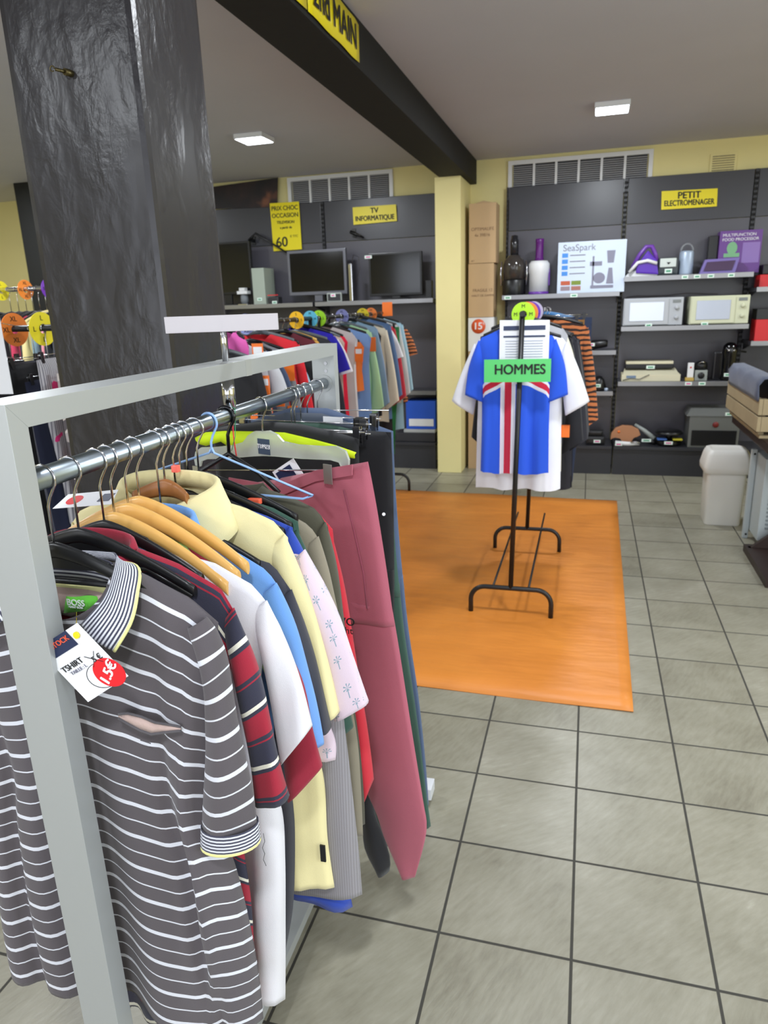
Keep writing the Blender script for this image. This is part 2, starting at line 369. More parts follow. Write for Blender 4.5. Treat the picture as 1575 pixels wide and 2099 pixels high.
# ------------------------------------------------------------------ shelving
def label_strip(parent, x, z, y, w=.07, pink=False, h=.028):
    o = card('price_label', (x, y, z), (1, 0, 0), (0, 0, 1), w, h, M_lab, parent)
    MB().box(x-w*.32, x+w*.32, y-.0012, y-.0007, z-.006, z+.005).build('price_print', M_labp if pink else mat('green_ink', (60, 150, 110), .5), o)
def bay(xa, xb, label, shelves, top=2.545, split=2.175, depthfront=5.22):
    t = thing('shelving_unit', label, 'shelving', ((xa+xb)/2, 5.4, 0))
    MB().box(xa+.012, xb-.012, 5.598, 5.62, split, top, .003).build('header_panel', M_dark, t)
    b = MB(); zs = [.23, .60, .98, 1.36, 1.78, split-.004]
    b.box(xa+.012, xb-.012, 5.605, 5.625, .23, split-.004)
    b.build('back_panel', mat('back_panel_metal', (84, 82, 90), .3), t)
    for x in (xa, xb):
        u = MB(); u.box(x-.007, x+.007, 5.59, 5.635, 0, top)
        z = 2.5
        while z > .3: u.box(x-.006, x+.006, 5.5885, 5.5905, z, z+.022, mi=1); z -= .04
        u.build('upright', [M_dark2, mat('slot_black', (8, 8, 9), .8)], t)
    MB().box(xa, xb, 5.215, 5.62, .235, .262, .003).build('base_shelf', M_dark2, t)
    MB().box(xa, xb, 5.235, 5.255, 0, .235).build('plinth', M_dark2, t)
    for (z, y, a, c2) in shelves:
        s = MB().box(a, c2, y+.003, 5.59, z-.03, z, .002).build('shelf', M_dark, t)
        MB().box(a, c2, y-.004, y+.0025, z-.034, z+.004, .001).build('shelf_edge', M_edge, s)
        for x in (a+.01, c2-.013): MB().prism([(x, y+.05, z-.031), (x, 5.59, z-.031), (x, 5.59, z-.09)], (.003, 0, 0)).build('bracket', M_dark2, s)
    return t
bl = bay(-.80, .215, 'dark metal shelving bay holding the juicers beside the cartons', [(1.605, 5.22, -.795, .205), (1.11, 5.25, -.795, .205), (.745, 5.30, -.795, .200)])
br = bay(.23, 1.245, 'dark metal shelving bay with microwaves under the PETIT ELECTROMENAGER sign', [(1.72, 5.22, .235, 1.235), (1.31, 5.22, .235, 1.24), (.84, 5.22, .235, 1.24)])
bf = bay(1.26, 2.27, 'dark metal shelving bay at the right end, with a red box', [(1.60, 5.22, 1.27, 2.26), (1.17, 5.22, 1.27, 2.26)])
bay(-2.585, -1.42, 'dark metal shelving bay under the TV INFORMATIQUE sign', [(1.605, 5.22, -2.58, -1.425), (.75, 5.3, -2.58, -1.425)])
bay(-3.76, -2.6, 'dark metal shelving bay under the yellow 60 price poster', [(1.605, 5.22, -3.755, -2.605)])

def sign(px, lines, label, plane_y=5.58, fs=.05, m=M_yelsign, name='sign', cat='sign', bold=.0022):
    P = [at(x, y, 'y', plane_y) for x, y in px]  # TL TR BR BL
    t = thing(name, label, cat, ((P[2]+P[3])/2))
    b = MB(); b.prism([P[3], P[2], P[1], P[0]], (0, .002, 0)); b.build('board', m, t)
    r = (P[1]-P[0]).normalized(); u = (P[0]-P[3]).normalized(); c = (P[0]+P[1]+P[2]+P[3])/4; H = (P[0]-P[3]).length
    for k, (s, dz, sz) in enumerate(lines):
        q = c+u*(dz*H); text('lettering', s, sz, (q.x, plane_y-.0015, q.z), r, u, M_ink, t, bold=bold, maxw=(P[1]-P[0]).length*.9)
    return t
sign([(1357, 392), (1472, 386), (1470, 423), (1356, 430)], [('PETIT', .2, .075), ('ELECTROMENAGER', -.2, .062)], 'yellow PETIT ELECTROMENAGER sign on the right shelving')
sign([(723, 425), (812, 419), (814, 453), (725, 461)], [('TV', .22, .065), ('INFORMATIQUE', -.2, .062)], 'yellow TV INFORMATIQUE sign on the dark header panel')
sign([(553, 417), (613, 413), (619, 511), (561, 515)], [('PRIX CHOC', .38, .058), ('OCCASION', .23, .056), ('TELEVISION', .09, .036), ('a partir de', -.02, .03)], 'tall yellow PRIX CHOC OCCASION 60 poster', bold=.0012)
t = [o for o in bpy.data.objects if o.get('label', '').startswith('tall yellow PRIX')][0]
q = at(578, 497, 'y', 5.576); text('lettering', '60', .13, q, (1, 0, .02), (0, 0, 1), M_ink, t, bold=.002)
q = at(603, 484, 'y', 5.576); text('lettering', '\u20ac TTC', .03, q, (1, 0, .02), (0, 0, 1), M_ink, t)
# beam banner
xs = -1.082
P = [at(592, -60, 'x', xs), at(734, 50, 'x', xs), at(737, 137, 'x', xs), at(592, -8, 'x', xs)]
yN = .2; yF = (P[1].y+P[2].y)/2; zt, zb = 2.775, 2.615
t = thing('banner', 'yellow banner reading 2nd MAIN stuck along the side of the black beam', 'banner', (xs, (yN+yF)/2, zb))
for (ya, yb) in ((1.42, yF), (.5, 1.41)):
    g = MB(); R = []
    for i in range(13):
        y = ya+(yb-ya)*i/12; w = .004*sin(i*1.1)
        R.append([(xs+.002+abs(w)*.6, y, zt+w*.5-(.012 if i in (0, 12) else 0)), (xs+.001, y, zb+w*.6)])
    g.grid(R); g.build('banner_sheet', M_yelsign, t, solid=.001)
print('banner yF', yF)
text('lettering', '2nd MAIN', .14, (xs+.008, (1.42+yF)/2, 2.695), (0, 1, 0), (0, 0, 1), M_ink, t, bold=.002, sx=.9)
text('lettering', 'VETEMENTS', .14, (xs+.008, .92, 2.695), (0, 1, 0), (0, 0, 1), M_ink, t, bold=.002, sx=.9)
# dark picture banner, left
P = [at(400, 388, 'y', 5.585), at(570, 364, 'y', 5.585), at(568, 424, 'y', 5.585), at(400, 430, 'y', 5.585)]
bm_ = MB(); bm_.prism([P[3], P[2], P[1], P[0]], (0, .003, 0))
Mb = mat('dark_printed_banner', (36, 26, 30), .5); tt = NT(Mb); tc = tt.n('TexCoord'); nn = tt.n('TexNoise'); nn.inputs['Scale'].default_value = 5
tt.l(tc.outputs['Object'], nn.inputs[0]); tt.l(tt.ramp(nn.outputs[0], [(.4, (24, 20, 26)), (.58, (44, 30, 32)), (.72, (120, 74, 52))], 'LINEAR'), tt.b.inputs['Base Color'])
tag(bm_.build('picture_banner', Mb), 'dark printed banner hung on the wall above the left TV shelving', 'banner')

# ------------------------------------------------------------------ shelf goods
def std(px, py, y=5.35, z=None):
    return at(px, py, 'y', y)
# black juicer
def lx(px, z, y): # x on a shelf plane at given pixel column near height z
    lo, hi = -5, 4
    for _ in range(40):
        m = (lo+hi)/2; d = Vector((m, y, z))-CAM
        if 787.5+FPX*d.dot(CR)/d.dot(_f) < px: lo = m
        else: hi = m
    return lo
zs = 1.606; x = lx(1054, 1.75, 5.4); y = 5.4
t = thing('juicer', 'black juice extractor with silver side clips on the top left shelf', 'juicer', (x, y, zs))
MB().lathe([(.095, 0), (.1, .01), (.1, .1), (.092, .11), (.0, .11)], (x, y, zs)).build('motor_base', M_blk, t)
MB().lathe([(.094, .111), (.096, .2), (.085, .235), (.05, .27), (0, .275)], (x, y, zs)).build('juice_bowl', mat('smoked_plastic', (60, 55, 52), .12), t)
MB().lathe([(.036, .27), (.036, .37), (.03, .375), (.028, .40), (0, .405)], (x, y, zs)).build('pusher', mat('dark_pusher', (34, 34, 38), .2), t)
for s in (-1, 1): MB().tube([(x+s*.107, y-.03, zs+.07), (x+s*.115, y-.03, zs+.15), (x+s*.107, y-.03, zs+.23)], .008).build('clip', M_chrome, t)
x = lx(1105, 1.75, 5.4)
t = thing('juicer', 'white juice extractor with a purple pusher beside the black one', 'juicer', (x, y, zs))
MB().lathe([(.086, 0), (.088, .008), (.088, .02), (0, .02)], (x, y, zs)).build('foot_ring', M_lilac, t)
MB().lathe([(.082, .021), (.084, .14), (.09, .15), (.09, .205), (.07, .225), (0, .228)], (x, y, zs)).build('body', M_white, t)
MB().lathe([(.04, .228), (.034, .25), (.034, .345), (.036, .35), (.036, .37), (0, .372)], (x, y, zs)).build('pusher', mat('deep_purple_plastic', (90, 20, 110), .25), t)
MB().box(x+.084, x+.094, y-.02, y+.02, zs+.06, zs+.17, .003).build('clip', M_lilac, t)
for o_ in bpy.data.objects:
    if o_.get('category') == 'juicer': o_.scale = (1.02, 1.02, 1.28)
# stand mixer box
P0 = at(1142, 597, 'y', 5.26); P1 = at(1280, 592, 'y', 5.26); Pt = at(1284, 490, 'y', 5.26)
xa, xb, zt = P0.x, P1.x, Pt.z
t = thing('appliance_box', 'white and light blue boxed kitchen machine with a printed stand mixer', 'box', ((xa+xb)/2, 5.36, zs))
MB().box(xa, xb, 5.26, 5.47, zs, zt, .003).build('carton', mat('pale_blue_card', (205, 218, 238), .35), t)
yy = 5.2585
text('lettering', 'SeaSpark', .075, (xa+.04, yy, zt-.05), (1, 0, 0), (0, 0, 1), mat('grey_ink', (120, 120, 135), .5), t, center=False)
pr = MB()
for i in range(4): pr.box(xa+.035, xa+.085, yy, yy+.001, zt-.125-i*.05, zt-.09-i*.05)
pr.build('blue_icons', mat('blue_ink', (70, 140, 220), .5), t)
pr = MB()
for i in range(4): pr.box(xa+.1, xa+.23, yy, yy+.001, zt-.113-i*.05, zt-.105-i*.05)
pr.build('printed_lines', mat('grey_ink', (120, 120, 135), .5), t)
for k, cc in enumerate(((190, 90, 60), (120, 140, 50), (150, 130, 140), (170, 110, 100))):
    i, j = k % 2, k//2; MB().box(xa+.03+i*.09, xa+.11+i*.09, yy, yy+.001, zs+.07-j*.045, zs+.105-j*.045).build('food_picture', mat('food_print', cc, .5), t)
mp_ = MB(); mg = mat('mixer_print', (130, 130, 150), .45); cx = xa+.37
mp_.box(cx-.08, cx-.065, yy, yy+.001, zs+.06, zs+.3); mp_.box(cx-.1, cx+.0, yy, yy+.001, zs+.22, zs+.255); mp_.box(cx-.09, cx+.1, yy, yy+.001, zs+.035, zs+.06)
for (ccx, ccz, r) in ((cx-.02, zs+.12, .05),):
    mp_.prism([(ccx+r*cos(a*PI/10), yy, ccz+r*.9*sin(a*PI/10)) for a in range(20)], (0, .001, 0))
mp_.prism([(cx+.04, yy, zs+.07), (cx+.1, yy, zs+.07), (cx+.085, yy, zs+.2), (cx+.055, yy, zs+.2)], (0, .001, 0))
mp_.prism([(cx+.045, yy, zs+.24), (cx+.095, yy, zs+.24), (cx+.105, yy, zs+.34), (cx+.035, yy, zs+.34)], (0, .001, 0))
mp_.build('printed_mixer', mg, t)
label_strip(bl, lx(1041, 1.59, 5.21), 1.588, 5.214, .06); label_strip(bl, lx(1177, 1.59, 5.21), 1.588, 5.214, .06)
# right bay, z 1.721
z1 = 1.721
x0 = lx(1288, 1.75, 5.36)
t = thing('steam_iron', 'purple and white steam iron station with a curved handle on the top shelf', 'iron', (x0+.12, 5.38, z1))
MB().prism([(x0, 5.3, z1), (x0+.21, 5.3, z1), (x0+.205, 5.3, z1+.05), (x0+.17, 5.3, z1+.075), (x0+.03, 5.3, z1+.03)], (0, .14, 0), .008).build('base', M_white, t)
MB().prism([(x0+.07, 5.285, z1+.025), (x0+.215, 5.285, z1+.01), (x0+.2, 5.285, z1+.1), (x0+.14, 5.285, z1+.165), (x0+.08, 5.285, z1+.08)], (0, .1, 0), .01).build('body', mat('iron_purple', (82, 30, 170), .3), t)
MB().tube([(x0+.05, 5.33, z1+.06), (x0+.09, 5.33, z1+.14), (x0+.13, 5.33, z1+.19), (x0+.165, 5.33, z1+.19), (x0+.19, 5.33, z1+.14), (x0+.2, 5.33, z1+.1)], .014).build('handle', M_lilac, t)
MB().tube([(x0+.03, 5.28, z1+.03), (x0+.08, 5.275, z1+.09), (x0+.14, 5.275, z1+.1), (x0+.2, 5.275, z1+.08)], .011).build('trim', M_white, t)
xk = lx(1369, 1.75, 5.36)
t = thing('toaster', 'small dark grey toaster with a white front between the iron and the kettle', 'toaster', (xk, 5.38, z1))
MB().box(xk-.065, xk+.06, 5.31, 5.45, z1, z1+.115, .02).build('body', mat('dark_teal_plastic', (40, 50, 54), .35), t)
MB().box(xk-.055, xk+.045, 5.303, 5.3095, z1+.055, z1+.11, .004).build('front_panel', mat('off_white_plastic', (205, 214, 210), .4), t)
MB().prism([(xk-.015, 5.299, z1+.085), (xk+.01, 5.299, z1+.085), (xk-.0025, 5.299, z1+.07)], (0, .004, 0)).build('emblem', M_blk, t)
label_strip(t, xk, z1+.03, 5.306, .045)
xk = lx(1406, 1.75, 5.36)
t = thing('canister', 'pale blue metal canister with a grey carrying loop on the top shelf', 'canister', (xk, 5.38, z1))
MB().lathe([(.043, 0), (.044, .01), (.042, .12), (.036, .13), (0, .132)], (xk, 5.38, z1)).build('body', mat('pale_blue_metal', (168, 184, 204), .35, metal=.2), t)
MB().tube([(xk-.036*cos(a), 5.38, z1+.125+.042*sin(a)) for a in [i*PI/10 for i in range(11)]], .007, 8).build('handle', mat('grey_plastic', (120, 122, 128), .4), t)
xk = lx(1468, 1.75, 5.36)
t = thing('appliance_box', 'low purple tray shaped box with a dark window, lying before the purple carton', 'box', (xk, 5.3, z1))
MB().prism([(xk-.14, 5.25, z1), (xk+.13, 5.25, z1), (xk+.16, 5.28, z1+.12), (xk-.1, 5.28, z1+.115)], (0, .06, .0), .003).build('carton', mat('mauve_card', (120, 105, 170), .5), t)
MB().prism([(xk-.11, 5.2475, z1+.025), (xk+.105, 5.2475, z1+.025), (xk+.13, 5.27, z1+.1), (xk-.085, 5.27, z1+.095)], (0, .004, .0)).build('window', mat('brown_print', (70, 50, 80), .5), t)
PB = [at(1478, 474, 'y', 5.38), at(1566, 468, 'y', 5.38)]
xa, xb, zt = PB[0].x, PB[1].x, PB[0].z
t = thing('appliance_box', 'tall purple multifunction food processor carton on the top shelf', 'box', ((xa+xb)/2, 5.45, z1))
MB().box(xa, xb, 5.385, 5.53, z1, zt, .003).build('carton', mat('violet_card', (104, 62, 140), .45), t)
text('lettering', 'MULTIFUNCTION', .032, (xa+.02, 5.3835, zt-.035), (1, 0, 0), (0, 0, 1), M_paper, t, center=False)
text('lettering', 'FOOD PROCESSOR', .032, (xa+.02, 5.3835, zt-.07), (1, 0, 0), (0, 0, 1), M_paper, t, center=False)
gp = MB(); gx = xa+.1; gp.prism([(gx+.04*cos(a*PI/8), 5.384, z1+.2+.05*sin(a*PI/8)) for a in range(16)], (0, .001, 0)); gp.box(gx-.06, gx+.06, 5.3842, 5.385, z1+.13, z1+.16)
gp.build('printed_bowl', mat('green_print', (120, 175, 130), .5), t)
MB().box(xa+.18, xa+.31, 5.384, 5.385, z1+.08, z1+.24).build('printed_processor', mat('violet_print', (140, 112, 180), .5), t)
x = xa-.055
tag(MB().box(x-.02, xa-.004, 5.42, 5.52, z1, zt-.03, .004).build('box', M_blk), 'narrow black box standing left of the purple carton', 'box')
for p_ in (1405, 1430, 1458, 1500): label_strip(br, lx(p_, 1.71, 5.21), 1.704, 5.214, .05)
for o_ in bpy.data.objects:
    if o_.get('category') in ('iron', 'toaster', 'canister'): o_.scale = (1.28, 1.1, 1.28) if o_['category'] != 'canister' else (1.35, 1.2, 1.5)
# microwaves
def microwave(xl, xr, col, label, win):
    z = 1.311; zt = z+.235; t = thing('microwave', label, 'microwave', ((xl+xr)/2, 5.4, z))
    m = mat('microwave_shell', col, .35)
    MB().box(xl, xr, 5.245, 5.56, z+.008, zt, .006).build('body', m, t)
    for fx in (xl+.04, xr-.04):
        MB().box(fx-.012, fx+.012, 5.27, 5.3, z, z+.0075).build('foot', M_blk, t)
    w = xr-xl; d = MB().box(xl+.008, xl+w*.76, 5.233, 5.2445, z+.015, zt-.008, .004).build('door', m, t)
    xa, xb = xl+.05, xl+w*.68
    MB().box(xa, xb, 5.2285, 5.2325, z+.045, zt-.035, .003).build('window', mat(win[0], win[1], .12), d)
    for k in range(2): MB().lathe([(.018, 0), (.016, .014), (0, .015)], M=Matrix.Translation((xr-.05, 5.2445, z+.07+k*.08)) @ Matrix.Rotation(PI/2, 4, 'X')).build('knob', M_white if col[2] > 190 else m, t)
    MB().box(xr-.085, xr-.02, 5.2425, 5.2445, zt-.045, zt-.02).build('display', mat('dull_display', (120, 125, 125), .3), t)
microwave(lx(1278, 1.4, 5.24), lx(1400, 1.4, 5.24), (176, 180, 186), 'silver grey microwave on the shelf left of the beige one', ('mirror_door_glass', (222, 230, 245)))
microwave(lx(1414, 1.4, 5.24), lx(1536, 1.4, 5.24), (205, 208, 180), 'cream beige microwave on the shelf right of the silver one', ('frosted_door_glass', (190, 198, 215)))
cb = MB(); cb.tube([(.27, 5.35, 1.555), (.31, 5.4, 1.56), (.36, 5.38, 1.565), (.45, 5.43, 1.56), (.6, 5.4, 1.56), (.75, 5.36, 1.575), (.9, 5.4, 1.565), (1.0, 5.35, 1.56)], .005, 6)
tag(cb.build('power_cable', mat('cable_grey', (60, 55, 58), .5)), 'thin dark cable lying across the tops of the two microwaves', 'cable')
for p_ in (1330, 1445): label_strip(br, lx(p_, 1.3, 5.21), 1.322, 5.226, .055)
# far right bay
x = 1.3
t = thing('appliance_box', 'red boxed appliance with a dark top at the right end shelf', 'box', (x+.1, 5.35, 1.171))
MB().box(x, x+.3, 5.26, 5.45, 1.171, 1.345, .003).build('carton', M_red, t); MB().box(x, x+.3, 5.262, 5.45, 1.346, 1.43, .003).build('carton_top', M_blk, t)
tag(MB().box(x+.0, x+.25, 5.3, 5.5, 1.601, 1.70, .006).build('red_device', M_red), 'red small appliance on the upper shelf at the right edge', 'appliance')
tag(MB().box(x+.02, x+.3, 5.32, 5.5, 1.701, 1.78, .01).build('black_device', M_blk), 'black small appliance stacked on the red one at the right edge', 'appliance')
# lower shelf z .84
z2 = .841
xa, xb = lx(1275, .9, 5.26), lx(1396, .9, 5.26)
t = thing('scanner', 'cream coloured flatbed device with a grey display on the middle shelf', 'scanner', ((xa+xb)/2, 5.4, z2))
MB().prism([(xa, 5.26, z2), (xb, 5.26, z2), (xb, 5.26, z2+.06), (xa, 5.26, z2+.06)], (0, .26, .0), .005).build('body', mat('cream_plastic', (214, 208, 180), .5), t)
MB().prism([(xa+.01, 5.265, z2+.0605), (xb-.01, 5.265, z2+.0605), (xb-.03, 5.44, z2+.1), (xa+.03, 5.44, z2+.1)], (0, .05, .0), .003).build('lid', mat('cream_plastic', (214, 208, 180), .5), t)
MB().box(xa+.04, xa+.12, 5.2565, 5.2595, z2+.03, z2+.052).build('display', mat('lcd_blue', (110, 130, 155), .3), t)
MB().tube([(xa+.01, 5.255, z2+.012), (xa+.08, 5.253, z2+.028), (xa+.15, 5.253, z2+.02), (xa+.2, 5.253, z2+.045), (xa+.23, 5.255, z2+.06)], .003, 6).build('cord', M_blk, t)
t2 = thing('printer', 'black and beige flat device stacked on the cream scanner', 'printer', ((xa+xb)/2, 5.45, z2+.102))
MB().box(xa+.03, xb-.05, 5.36, 5.54, z2+.102, z2+.14, .008).build('body', M_blk, t2)
MB().box(xa+.035, xb-.055, 5.365, 5.535, z2+.141, z2+.165, .005).build('lid', mat('cream_plastic', (214, 208, 180), .5), t2)
label_strip(t2, (xa+xb)/2, z2+.115, 5.356, .07)
x = lx(1416, .9, 5.28); t = thing('handset', 'slim white handset standing beside the cream scanner', 'telephone', (x, 5.3, z2+.03))
MB().box(x-.025, x+.025, 5.29, 5.31, z2+.03, z2+.155, .005).build('body', M_white, t); MB().box(x-.006, x+.006, 5.286, 5.2895, z2+.11, z2+.122).build('red_light', M_red, t)
MB().box(x-.04, x+.03, 5.27, 5.33, z2, z2+.029, .005).build('cradle', mat('ochre_plastic', (190, 160, 80), .5), t)
x = lx(1440, .9, 5.28); t = thing('coffee_machine', 'small silver coffee machine with a black round head on the middle shelf', 'coffee machine', (x, 5.36, z2))
MB().box(x-.055, x+.045, 5.3, 5.45, z2, z2+.09, .006).build('body', mat('silver_plastic', (150, 156, 152), .35), t)
MB().lathe([(.05, 0), (.055, .03), (.05, .06), (.02, .075), (0, .076)], (x-.005, 5.36, z2+.09)).build('head', M_blk, t)
MB().lathe([(.028, 0), (.026, .01), (.014, .012), (0, .012)], M=Matrix.Translation((x-.005, 5.2995, z2+.045)) @ Matrix.Rotation(PI/2, 4, 'X')).build('dial', M_blk, t)
MB().tube([(x-.03, 5.31, z2+.15), (x-.005, 5.3, z2+.162), (x+.025, 5.31, z2+.15)], .007, 6).build('handle', M_chrome, t)
x = lx(1496, .9, 5.28); t = thing('coffee_machine', 'tall black capsule coffee machine with two round buttons like eyes', 'coffee machine', (x, 5.36, z2))
MB().lathe([(.06, 0), (.062, .01), (.055, .05), (.055, .2), (.062, .25), (.055, .29), (.03, .315), (0, .32)], (x, 5.36, z2)).build('body', mat('gloss_black_plastic', (14, 14, 16), .12), t)
MB().box(x-.12, x-.06, 5.36, 5.45, z2, z2+.24, .012).build('water_tank', mat('smoked_tank', (26, 26, 30), .15), t)
for s in (-1, 1): MB().lathe([(.009, 0), (.008, .006), (0, .006)], M=Matrix.Translation((x+s*.022, 5.302, z2+.255)) @ Matrix.Rotation(PI/2, 4, 'X')).build('button', M_chrome, t)
MB().tube([(x+.05, 5.36, z2+.245), (x+.13, 5.38, z2+.235)], .008, 8).build('lever', M_blk, t)
label_strip(t, x-.01, z2+.05, 5.295, .06)
for p_, pk in ((1412, True), (1440, False)): label_strip(br, lx(p_, .83, 5.21), .826, 5.214, .055, pk)
# base shelf z .263
z3 = .263
xa, xb = lx(1412, .4, 5.24), lx(1516, .4, 5.24)
t = thing('deep_fryer', 'large grey metal deep fryer box with a dark window and round badge', 'fryer', ((xa+xb)/2, 5.4, z3))
mg2 = mat('fryer_grey', (112, 114, 112), .4, metal=.3)
MB().box(xa, xb, 5.24, 5.55, z3, z3+.28, .008).build('body', mg2, t)
MB().prism([(xa-.03, 5.23, z3+.281), (xb, 5.23, z3+.281), (xb, 5.3, z3+.34), (xa+.01, 5.3, z3+.34)], (0, .24, 0), .006).build('lid', mg2, t)
MB().box(xa+.025, xb-.02, 5.235, 5.2395, z3+.02, z3+.155, .003).build('window', mat('window_dark', (30, 30, 32), .2), t)
MB().lathe([(.026, 0), (.024, .006), (0, .006)], M=Matrix.Translation(((xa+xb)/2+.01, 5.2395, z3+.205)) @ Matrix.Rotation(PI/2, 4, 'X')).build('badge', mat('badge_red', (110, 24, 24), .4), t)
label_strip(t, xb-.09, z3+.3, 5.229, .075)
x = lx(1373, .35, 5.3)
t = thing('raclette_grill', 'black raclette grill with blue and yellow pans on the base shelf', 'grill', (x, 5.36, z3))
MB().lathe([(.1, 0), (.11, .015), (.105, .05), (0, .055)], (x, 5.36, z3)).build('base', M_blk, t)
MB().lathe([(.115, .1), (.12, .11), (.1, .13), (0, .132)], (x, 5.36, z3)).build('top_plate', M_blk, t)
MB().tube([(x, 5.36, z3+.05), (x, 5.36, z3+.105)], .03).build('column', M_blk, t)
for s, cc in ((-1, (60, 100, 170)), (1, (190, 180, 50))): MB().box(x+s*.065-.04, x+s*.065+.04, 5.25, 5.33, z3+.058, z3+.07, .003).build('pan', mat('pan_enamel', cc, .4), t)
label_strip(t, x-.01, z3+.035, 5.248, .07, True)
x = lx(1283, .35, 5.32); bz = z3+.004
gpts = [(-.13, 0), (-.125, .06), (-.09, .11), (-.03, .135), (.05, .13), (.11, .1), (.13, .05), (.1, .03), (.07, .03), (.05, -.03), (-.02, -.03), (-.04, .02), (-.09, .03)]
t = thing('handbag', 'tan brown curved bag lying on the base shelf', 'bag', (x, 5.34, z3))
MB().prism([(x+a, 5.34, bz+.032+b) for a, b in gpts], (0, .05, .0), .006).build('body', mat('tan_leather', (178, 124, 88), .6), t)
MB().lathe([(.012, 0), (.01, .004), (0, .004)], M=Matrix.Translation((x-.06, 5.3395, bz+.11)) @ Matrix.Rotation(PI/2, 4, 'X')).build('orange_dot', M_orange, t)
t = thing('hand_tool', 'silver and black hand tool lying slanted beside the tan bag', 'tool', (x+.2, 5.4, z3))
MB().tube([(x+.08, 5.42, z3+.17), (x+.16, 5.40, z3+.12), (x+.25, 5.36, z3+.05)], [.012, .02, .024], 10).build('body', mat('silver_plastic', (150, 156, 152), .35), t)
MB().tube([(x+.2, 5.37, z3+.03), (x+.26, 5.34, z3+.02)], [.02, .024], 10).build('grip', M_blk, t)
label_strip(t, x+.18, z3+.045, 5.3, .08)
t = thing('hand_blender', 'long silver hand blender lying at the front of the base shelf', 'blender', (x, 5.25, z3))
MB().tube([(x-.09, 5.25, z3+.025), (x+.03, 5.25, z3+.02), (x+.12, 5.26, z3+.02)], [.024, .02, .014], 10).build('body', M_white, t)
MB().tube([(x+.04, 5.235, z3+.035), (x+.09, 5.235, z3+.045), (x+.13, 5.24, z3+.02)], .006, 8).build('chrome_ring', M_chrome, t)
label_strip(t, x-.06, z3+.02, 5.2235, .06, True)
x = lx(1225, .35, 5.3)
t = thing('waffle_iron', 'small black appliance with a pink price label at the left of the base shelf', 'appliance', (x, 5.33, z3))
MB().box(x-.1, x+.07, 5.27, 5.42, z3, z3+.08, .025).build('body', M_blk, t)
MB().box(x-.08, x+.05, 5.29, 5.4, z3+.081, z3+.13, .02).build('lid', M_blk, t); label_strip(t, x+.0, z3+.035, 5.266, .06, True)
# left bay lower shelf bits
x = lx(1222, 1.17, 5.32)
t = thing('hair_dryer', 'black hair dryer with a pink price label beside the striped shirt rack', 'hair dryer', (x, 5.32, 1.111))
MB().tube([(x-.07, 5.34, 1.15), (x-.02, 5.32, 1.16), (x+.08, 5.32, 1.17), (x+.1, 5.32, 1.17)], [.03, .042, .034, .028], 14).build('body', M_blk, t)
MB().tube([(x-.01, 5.31, 1.14), (x-.05, 5.3, 1.12)], [.02, .016], 10).build('handle', M_blk, t); label_strip(t, x-.045, 1.165, 5.272, .07, True)
x = lx(1233, .8, 5.34)
t = thing('small_appliance', 'small black appliance with a blue knob on the short lower shelf', 'appliance', (x, 5.36, .746))
MB().lathe([(.06, 0), (.065, .03), (.045, .1), (.02, .13), (0, .135)], (x-.02, 5.37, .746)).build('body', M_blk, t)
MB().lathe([(.018, 0), (.018, .03), (0, .032)], (x+.045, 5.33, .746)).build('knob', mat('pale_blue_metal', (168, 184, 204), .35, metal=.2), t); label_strip(t, x-.03, .80, 5.30, .05)

# cartons in the corner
def cbox(xa, xb, ya, yb, za, zb, m, label, name='cardboard_box', tx=()):
    t = thing(name, label, 'box', ((xa+xb)/2, (ya+yb)/2, za)); MB().box(xa, xb, ya, yb, za, zb, .004).build('carton', m, t)
    for s_, sz, dx, dz, mm in tx: text('lettering', s_, sz, (xa+dx, ya-.001, za+dz), (1, 0, 0), (0, 0, 1), mm, t, center=False)
    return t
M_cink = mat('brown_ink', (120, 92, 66), .8)
ct = cbox(-1.105, -.865, 5.3, 5.55, 1.895, 2.395, M_carton, 'upper brown carton of the stack beside the yellow pillar', tx=[('OPTIMALIFE', .038, .02, .285, M_cink), ('4x 39B16', .036, .05, .235, M_cink), ('SET', .02, .02, .02, M_cink)])
MB().prism([(-1.06, 5.32, 2.396), (-.9, 5.32, 2.396), (-.98, 5.32, 2.415)], (0, .2, 0)).build('flap', M_carton, ct)
cbox(-1.11, -.88, 5.3, 5.55, 1.425, 1.892, M_carton, 'lower brown carton of the stack, with printed lines at mid height', tx=[('FRAGILE 12', .036, .04, .235, M_cink), ('HAUT DE GAMME', .026, .03, .19, M_cink)])
wb = cbox(-1.11, -.875, 5.295, 5.55, 1.12, 1.422, M_white, 'white box with an orange 15 price disc beneath the cartons')
MB().lathe([(.065, 0), (.065, .002), (0, .002)], M=Matrix.Translation((-1.015, 5.294, 1.345)) @ Matrix.Rotation(PI/2, 4, 'X'), n=40).build('price_disc', mat('disc_orange', (222, 92, 50), .5), wb)
text('lettering', '15', .085, (-1.02, 5.291, 1.345), (1, 0, 0), (0, 0, 1), M_paper, wb, bold=.002)
text('lettering', '\u20ac', .035, (-.965, 5.291, 1.37), (1, 0, 0), (0, 0, 1), M_paper, wb)
cbox(-1.11, -.875, 5.3, 5.55, .56, 1.118, M_carton, 'brown carton low in the stack behind the hanging shirts')
cbox(-1.11, -.875, 5.3, 5.55, .0, .558, M_carton, 'bottom brown carton of the stack standing on the floor')

